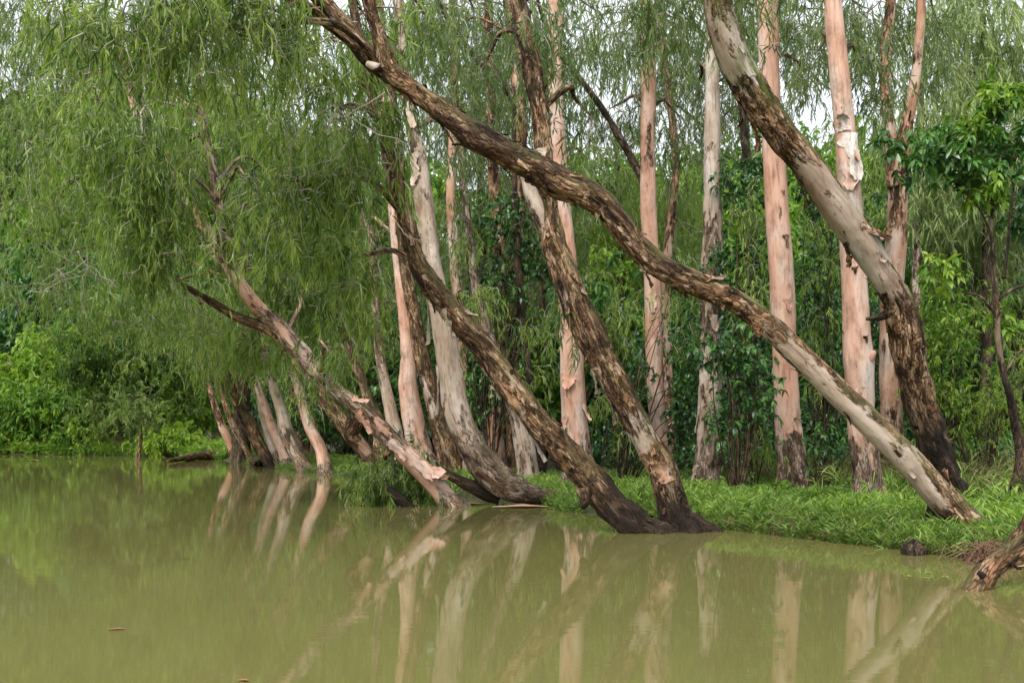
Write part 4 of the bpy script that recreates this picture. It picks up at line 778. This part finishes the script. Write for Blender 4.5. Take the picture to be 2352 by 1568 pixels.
forest('thicket', spots(150, -14, 26, 30, 52, 3.2, 6.5, rg), M['leaf_dark'], 903, cfg(GFAR, strands=6, leaves=8, L=(.25, .42), W=(.11, .18), slen=.8, spread=.6), .6)  # dark leaf colour put in to deepen the shadow pockets behind the trunks

# ================================================================== the grassy bank
def inland(n, x0, x1, y0, y1, d0, d1, rng):
    out = np.zeros((0, 3))
    while len(out) < n:
        X = rng.uniform(x0, x1, n * 2); Y = rng.uniform(y0, y1, n * 2); d = shore_d(X, Y); k = (d > d0) & (d < d1)
        out = np.vstack([out, np.stack([X[k], Y[k], d[k]], -1)])
    return out[:n]
def grassy(name, n, box, d0, d1, h, leaf, seed, per=7, tb=.5, wid=(.009, .018), dens=.5):
    rng = np.random.default_rng(seed); q = inland(int(n * 1.6), *box, d0, d1, rng)
    f_ = .55 * fbm(np.stack([q[:, 0], q[:, 1], q[:, 0] * 0], -1) * .9 + 3) + .45 * fbm(np.stack([q[:, 0], q[:, 1], q[:, 0] * 0], -1) * 3.5 + 9, 2); k_ = f_ > dens - .16 + .16 * np.exp(-np.maximum(q[:, 2], 0) / .35) * (q[:, 1] < 22); q = q[k_]; f_ = f_[k_]; q = q[:n]; f_ = f_[:n]
    z = np.maximum(ground(q[:, 0], q[:, 1]), -.02); k = len(q); mb = MB()
    hh = rng.uniform(*h, k) * (.6 + .9 * np.clip(f_, .2, .8))
    base = np.stack([q[:, 0], q[:, 1], z - .02], -1); lean = np.stack([rng.normal(0, .35, k), rng.normal(-.1, .35, k), np.ones(k)], -1); lean = nrm(lean)
    # each tuft: a leafy stem with blades leaving it
    idx = np.repeat(np.arange(k), per); tt = rng.random(len(idx)); p = base[idx] + lean[idx] * (hh[idx] * tt * .75)[:, None] + rng.normal(0, .012, (len(idx), 3))
    a = rng.random(len(idx)) * 6.283; d = np.stack([np.cos(a), np.sin(a), rng.uniform(.5, 2.1, len(idx))], -1)
    leaves(mb, p, d, hh[idx] * rng.uniform(.4, .85, len(idx)), rng.uniform(*wid, len(idx)), tb + rng.normal(0, .15, k)[idx] + rng.normal(0, .17, len(idx)) + .15 * tt + (f_[idx] - .5) * 1.1 - .22 * np.exp(-np.maximum(q[:, 2], 0) / .3)[idx] * (fbm(np.stack([q[:, 0], q[:, 1], q[:, 0] * 0], -1) * 1.7 + 40, 2) * 1.6)[idx], rng, False, .35)
    multi_tube(mb, np.stack([base, base + lean * hh[:, None] * .5, base + lean * hh[:, None] * .85], 1), np.array([[.003, .0025, .0015]]) * np.ones((k, 1)), 3, 0, tb)
    return tag(mb.build(name, [leaf]), kind='stuff')
grassy('bank_grass', 14500, (0.2, 9.5, 10.5, 21.5), -.18, 2.8, (.1, .34), M['grass'], 31, per=8, tb=.5, dens=.5, wid=(.009, .018))
grassy('grass', 9000, (-6, 12, 12, 27), 2.0, 9, (.07, .2), M['grass'], 32, per=7, tb=.45, dens=.45)
grassy('grass', 4500, (-14, 1, 17, 46), -.12, 3.0, (.16, .34), M['grass'], 33, per=7, tb=.6, wid=(.014, .024), dens=.35)
grassy('grass', 5000, (-34, -14, 42, 62), -.1, 5, (.3, .8), M['leaf_bright'], 34, per=7, tb=.6, wid=(.04, .07), dens=.3)
grassy('dry_grass', 1500, (5, 12, 15, 24), 5.5, 11, (.35, .8), M['dry'], 35, per=7, tb=.5, wid=(.012, .02), dens=.4)
grassy('dry_grass', 500, (4, 9, 11, 14), -.05, 1.5, (.12, .26), M['dry'], 36, per=6, tb=.45, dens=.4)
grassy('tall_grass', 260, (5.5, 12, 13, 20), 2.4, 7, (.35, .7), M['grass'], 41, per=9, tb=.6, wid=(.012, .022), dens=.58)
grassy('weeds', 900, (0.5, 9.5, 10.5, 19), -.02, 4, (.16, .34), M['leaf_bright'], 38, per=9, tb=.35, wid=(.03, .05), dens=.52)
grassy('dead_grass', 3000, (0.5, 9.5, 10.5, 18), -.15, .7, (.1, .26), M['dry'], 39, per=6, tb=.5, wid=(.006, .012), dens=.45)
grassy('undergrowth', 3800, (-4, 14, 20, 34), 7, 20, (.35, .8), M['leaf_dark'], 37, per=9, tb=.6, wid=(.03, .055), dens=.4)  # leaf tone lowered so the colour itself adds shade under the trees

# ================================================================== logs, stumps, floating things
def log(name, label, rows, D, bark, D1=None, cat='log', seed=1, seg=22, below=.2, step=.03):
    root = empty(name, P(rows[0][0], rows[0][1], D), label, cat); mb = MB(); ln = tube(mb, trunkpts(rows, D, D1, below), seg, step, 1, seed=seed); mb.build('body', bark, root); return root, ln
dl, dln = log('fallen_branch', 'fallen knobbly branch rising out of the water at the lower right corner', [(2246, 1352, 54, .9), (2262, 1322, 56, .8), (2288, 1298, 48, .9), (2325, 1272, 47, .95), (2362, 1240, 50, .9), (2420, 1190, 56, .9), (2520, 1120, 50, .9)], 9.35, BL, 9.9, seed=3, seg=32, step=.015)
stub(dl, [(2290, 1292, 30, .8), (2312, 1262, 30, .6), (2334, 1228, 20, .5), (2350, 1200, 12, .6), (2372, 1150, 10, .5)], 9.55, BL, 9.7, seed=4)
stub(dl, [(2324, 1290, 10, 1), (2336, 1304, 6, 1), (2346, 1306, 4, 1)], 9.4, BD, seed=5); stub(dl, [(2258, 1325, 20, 1.6), (2252, 1318, 18, 2), (2246, 1314, 12, 2)], 9.2, BD, seed=6)
log('arched_log', 'arched fallen log lying half in the water at the far end of the leaning row', [(592, 1064, 20, 1.1), (560, 1050, 20, 1.0), (520, 1044, 22, .9), (480, 1044, 22, .9), (440, 1048, 18, .9), (410, 1054, 12, 1), (386, 1058, 8, 1.2)], 40.3, BL, 43, seed=7, seg=14, step=.12)
log('stump', 'black rotten stump leaning in the water under the low weeping shrub', [(942, 1166, 22, 2.1), (922, 1148, 28, 2.1), (902, 1132, 24, 2.1), (890, 1120, 10, 2.1)], 19.2, BD, cat='stump', seed=8)
for nm, lab, px, py, D, sx, sy, sz, sd_ in (('rotten_stump', 'dark grey rotten wood lump in the water at the grass edge', 2098, 1272, 11.95, .17, .14, .15, 1), ('rotten_stump', 'smaller brown rotten lump by the reddish root tangle', 2232, 1278, 11.5, .13, .1, .1, 2)):
    n1_, n2_ = 26, 18; U, V = np.meshgrid(np.linspace(0, 2 * np.pi, n1_, endpoint=False), np.linspace(.02, np.pi - .02, n2_)); U = U.ravel(); V = V.ravel()
    d = np.stack([np.cos(U) * np.sin(V), np.sin(U) * np.sin(V), np.cos(V)], -1); k_ = 1 + .55 * (fbm(d * 2.2 + sd_ * 9) - .5) + .4 * (np.floor(fbm(d * np.array([3, 3, 7]) + sd_) * 6) / 6 - .5)
    c = P(px, py, D); c[2] = .01; v = c + d * np.array([sx, sy, sz]) * k_[:, None]
    r_ = np.repeat(np.arange(n2_ - 1), n1_); cc = np.tile(np.arange(n1_), n2_ - 1); mb = MB(); mb.add(v, [np.stack([r_ * n1_ + cc, (r_ + 1) * n1_ + cc, (r_ + 1) * n1_ + (cc + 1) % n1_, r_ * n1_ + (cc + 1) % n1_], -1)], 0, True, tone=.3, rough=1.25, bco=d * np.array([sx, sy, sz]) * 2)
    tag(mb.build(nm, BD, loc=c), lab, 'stump')
# reddish tangle of roots
rt = empty('root_tangle', [*P(2290, 1268, 11.2)[:2], .05], 'tangle of reddish brown dry roots on the bank behind the fallen branch', 'roots'); mb = MB(); rg = np.random.default_rng(5)
c0 = np.array([*P(2288, 1262, 11.25)[:2], .12]); nr = 260
a = c0 + rg.normal(0, 1, (nr, 3)) * [.16, .12, .06]; dv = np.stack([rg.normal(-.3, .6, nr), rg.normal(-.2, .5, nr), rg.normal(-.3, .4, nr)], -1)
nodes = a[:, None] + dv[:, None] * (np.linspace(0, .28, 5)[None, :, None]) + rg.normal(0, .015, (nr, 5, 3)); nodes[..., 2] -= np.linspace(0, .05, 5)[None]
m, t, b = newmat('red_root'); b.inputs['Base Color'].default_value = (.15, .08, .045, 1); b.inputs['Roughness'].default_value = .8; M['root'] = m
multi_tube(mb, nodes, np.linspace(.006, .003, 5)[None] * np.ones((nr, 1)), 4, 0, .4); mb.build('strands', M['root'], rt)

# floating bark and leaves: bent thin sheets lying on the water film
def floater(name, label, px, py, ln_px, wd_m, mat, cat, seed, group=None, ang=None, thick=.006):
    rng = np.random.default_rng(seed); D = F * CAMH / (py - HY); c = P(px, py, D); c[2] = .004; L = ln_px / F * D; a = rng.uniform(-.25, .25) if ang is None else ang
    nu, nv = 12, 5; vs = []; q = []
    for lay in (0, 1):
        for i in range(nu):
            u = i / (nu - 1) - .5; w = wd_m * (max(.04, math.cos(u * 2.9)) ** .7) * (1 + .2 * math.sin(9 * u + seed))
            for j in range(nv):
                v = (j / (nv - 1) - .5); x, y = u * L, v * w + .06 * L * math.sin(4 * u + seed)
                vs.append([c[0] + x * math.cos(a) - y * math.sin(a), c[1] + x * math.sin(a) + y * math.cos(a), c[2] + lay * thick + .5 * w * (abs(v) ** 2) * .5 + .02 * L * u * u + rng.normal(0, .0008)]); q.append([y, .1, x])
    fs = []
    for i in range(nu - 1):
        for j in range(nv - 1):
            a0 = i * nv + j; fs.append([a0, a0 + 1, a0 + nv + 1, a0 + nv]); b0 = a0 + nu * nv; fs.append([b0, b0 + nv, b0 + nv + 1, b0 + 1])
    mb = MB(); mb.add(vs, [np.array(fs)], 0, True, tone=.9, rough=.1, bco=np.array(q)); return tag(mb.build(name, mat, loc=c), label, cat, group)
m, t, b = newmat('fallen_leaf'); b.inputs['Base Color'].default_value = (.3, .12, .04, 1); b.inputs['Roughness'].default_value = .5; M['fleaf'] = m
m, t, b = newmat('yellow_leaf'); b.inputs['Base Color'].default_value = (.42, .42, .12, 1); b.inputs['Roughness'].default_value = .5; M['yleaf'] = m
floater('floating_bark', 'long pinkish sheet of bark floating below the broad brown root', 1195, 1165, 130, .42, BP, 'bark', 1, ang=.05)
floater('floating_bark', 'second pale pink bark sheet floating left of the broad brown root', 1085, 1158, 60, .3, BP, 'bark', 2, ang=-.05)
floater('floating_bark', 'thin bark strip floating at the foot of the pink split-footed trunk', 838, 1160, 40, .2, BP, 'bark', 3)
floater('floating_bark', 'orange bark strip floating behind the fallen branch', 2258, 1287, 90, .07, BS, 'bark', 4, ang=-.05)
floater('floating_bark', 'torn orange bark on the water at the right edge under the fallen branch', 2345, 1302, 50, .1, BS, 'bark', 5)
floater('floating_bark', 'pale bark strip floating far out by the left shore', 76, 1058, 26, .3, BP, 'bark', 6)
floater('floating_leaf', 'brown leaf floating alone on the open water at lower left', 268, 1446, 38, .028, M['fleaf'], 'leaf', 7)
floater('floating_leaf', 'orange-brown leaf floating at the very bottom of the pond view', 560, 1564, 26, .022, M['fleaf'], 'leaf', 8)
floater('floating_twig', 'small dark twig floating on the open water left of centre', 422, 1283, 30, .02, BD, 'twig', 9)
floater('floating_leaf', 'rust-coloured leaf floating at the edge of the bank grass', 1865, 1238, 18, .05, M['fleaf'], 'leaf', 10)
for i, (px, py, lab) in enumerate(((2086, 1324, 'leftmost yellow leaf floating in front of the fallen branch'), (2132, 1316, 'upper yellow leaf floating between its neighbours before the fallen branch'), (2128, 1328, 'smallest yellow leaf floating just below another near the fallen branch'), (2170, 1326, 'yellow leaf floating closest to the foot of the fallen branch'), (2262, 1304, 'yellow leaf floating against the side of the fallen branch'))):
    floater('floating_leaf', lab, px, py, 17, .02, M['yleaf'], 'leaf', 20 + i, 'yellow leaves on the water')

# leafy weeds standing in the bank grass
for i, (px, py, hpx, lab) in enumerate(((1690, 1128, 60, 'small leafy weed with drooping grey-green leaves left of the smooth pink trunk foot'), (1950, 1165, 40, 'low fern-like weed at the foot of the white-sheeted pink trunk'), (1470, 1165, 44, 'bushy weed beside the black foot of the middle leaning trunk'), (2070, 1150, 46, 'bright weed under the lower end of the longest leaning trunk'), (2290, 1170, 70, 'tall pale weed clump at the right edge behind the root tangle'), (1640, 1195, 36, 'small round-leaved weed near the waterline right of the steep trunk'))):
    D = hit(px, py); shrub('weed_plant', lab, (px, py), [(px, py - hpx * .6, 0, hpx * .6, hpx * .5, 5)], M['leaf_bright'] if i % 2 else M['grass'], cfg(BROAD, leaves=6, strands=5, L=(.08, .16), W=(.02, .045), slen=.22, spread=.06), 300 + i, cat='weed', group='weeds in the bank grass', D=D, nst=3, stem=.006, tb=.55)
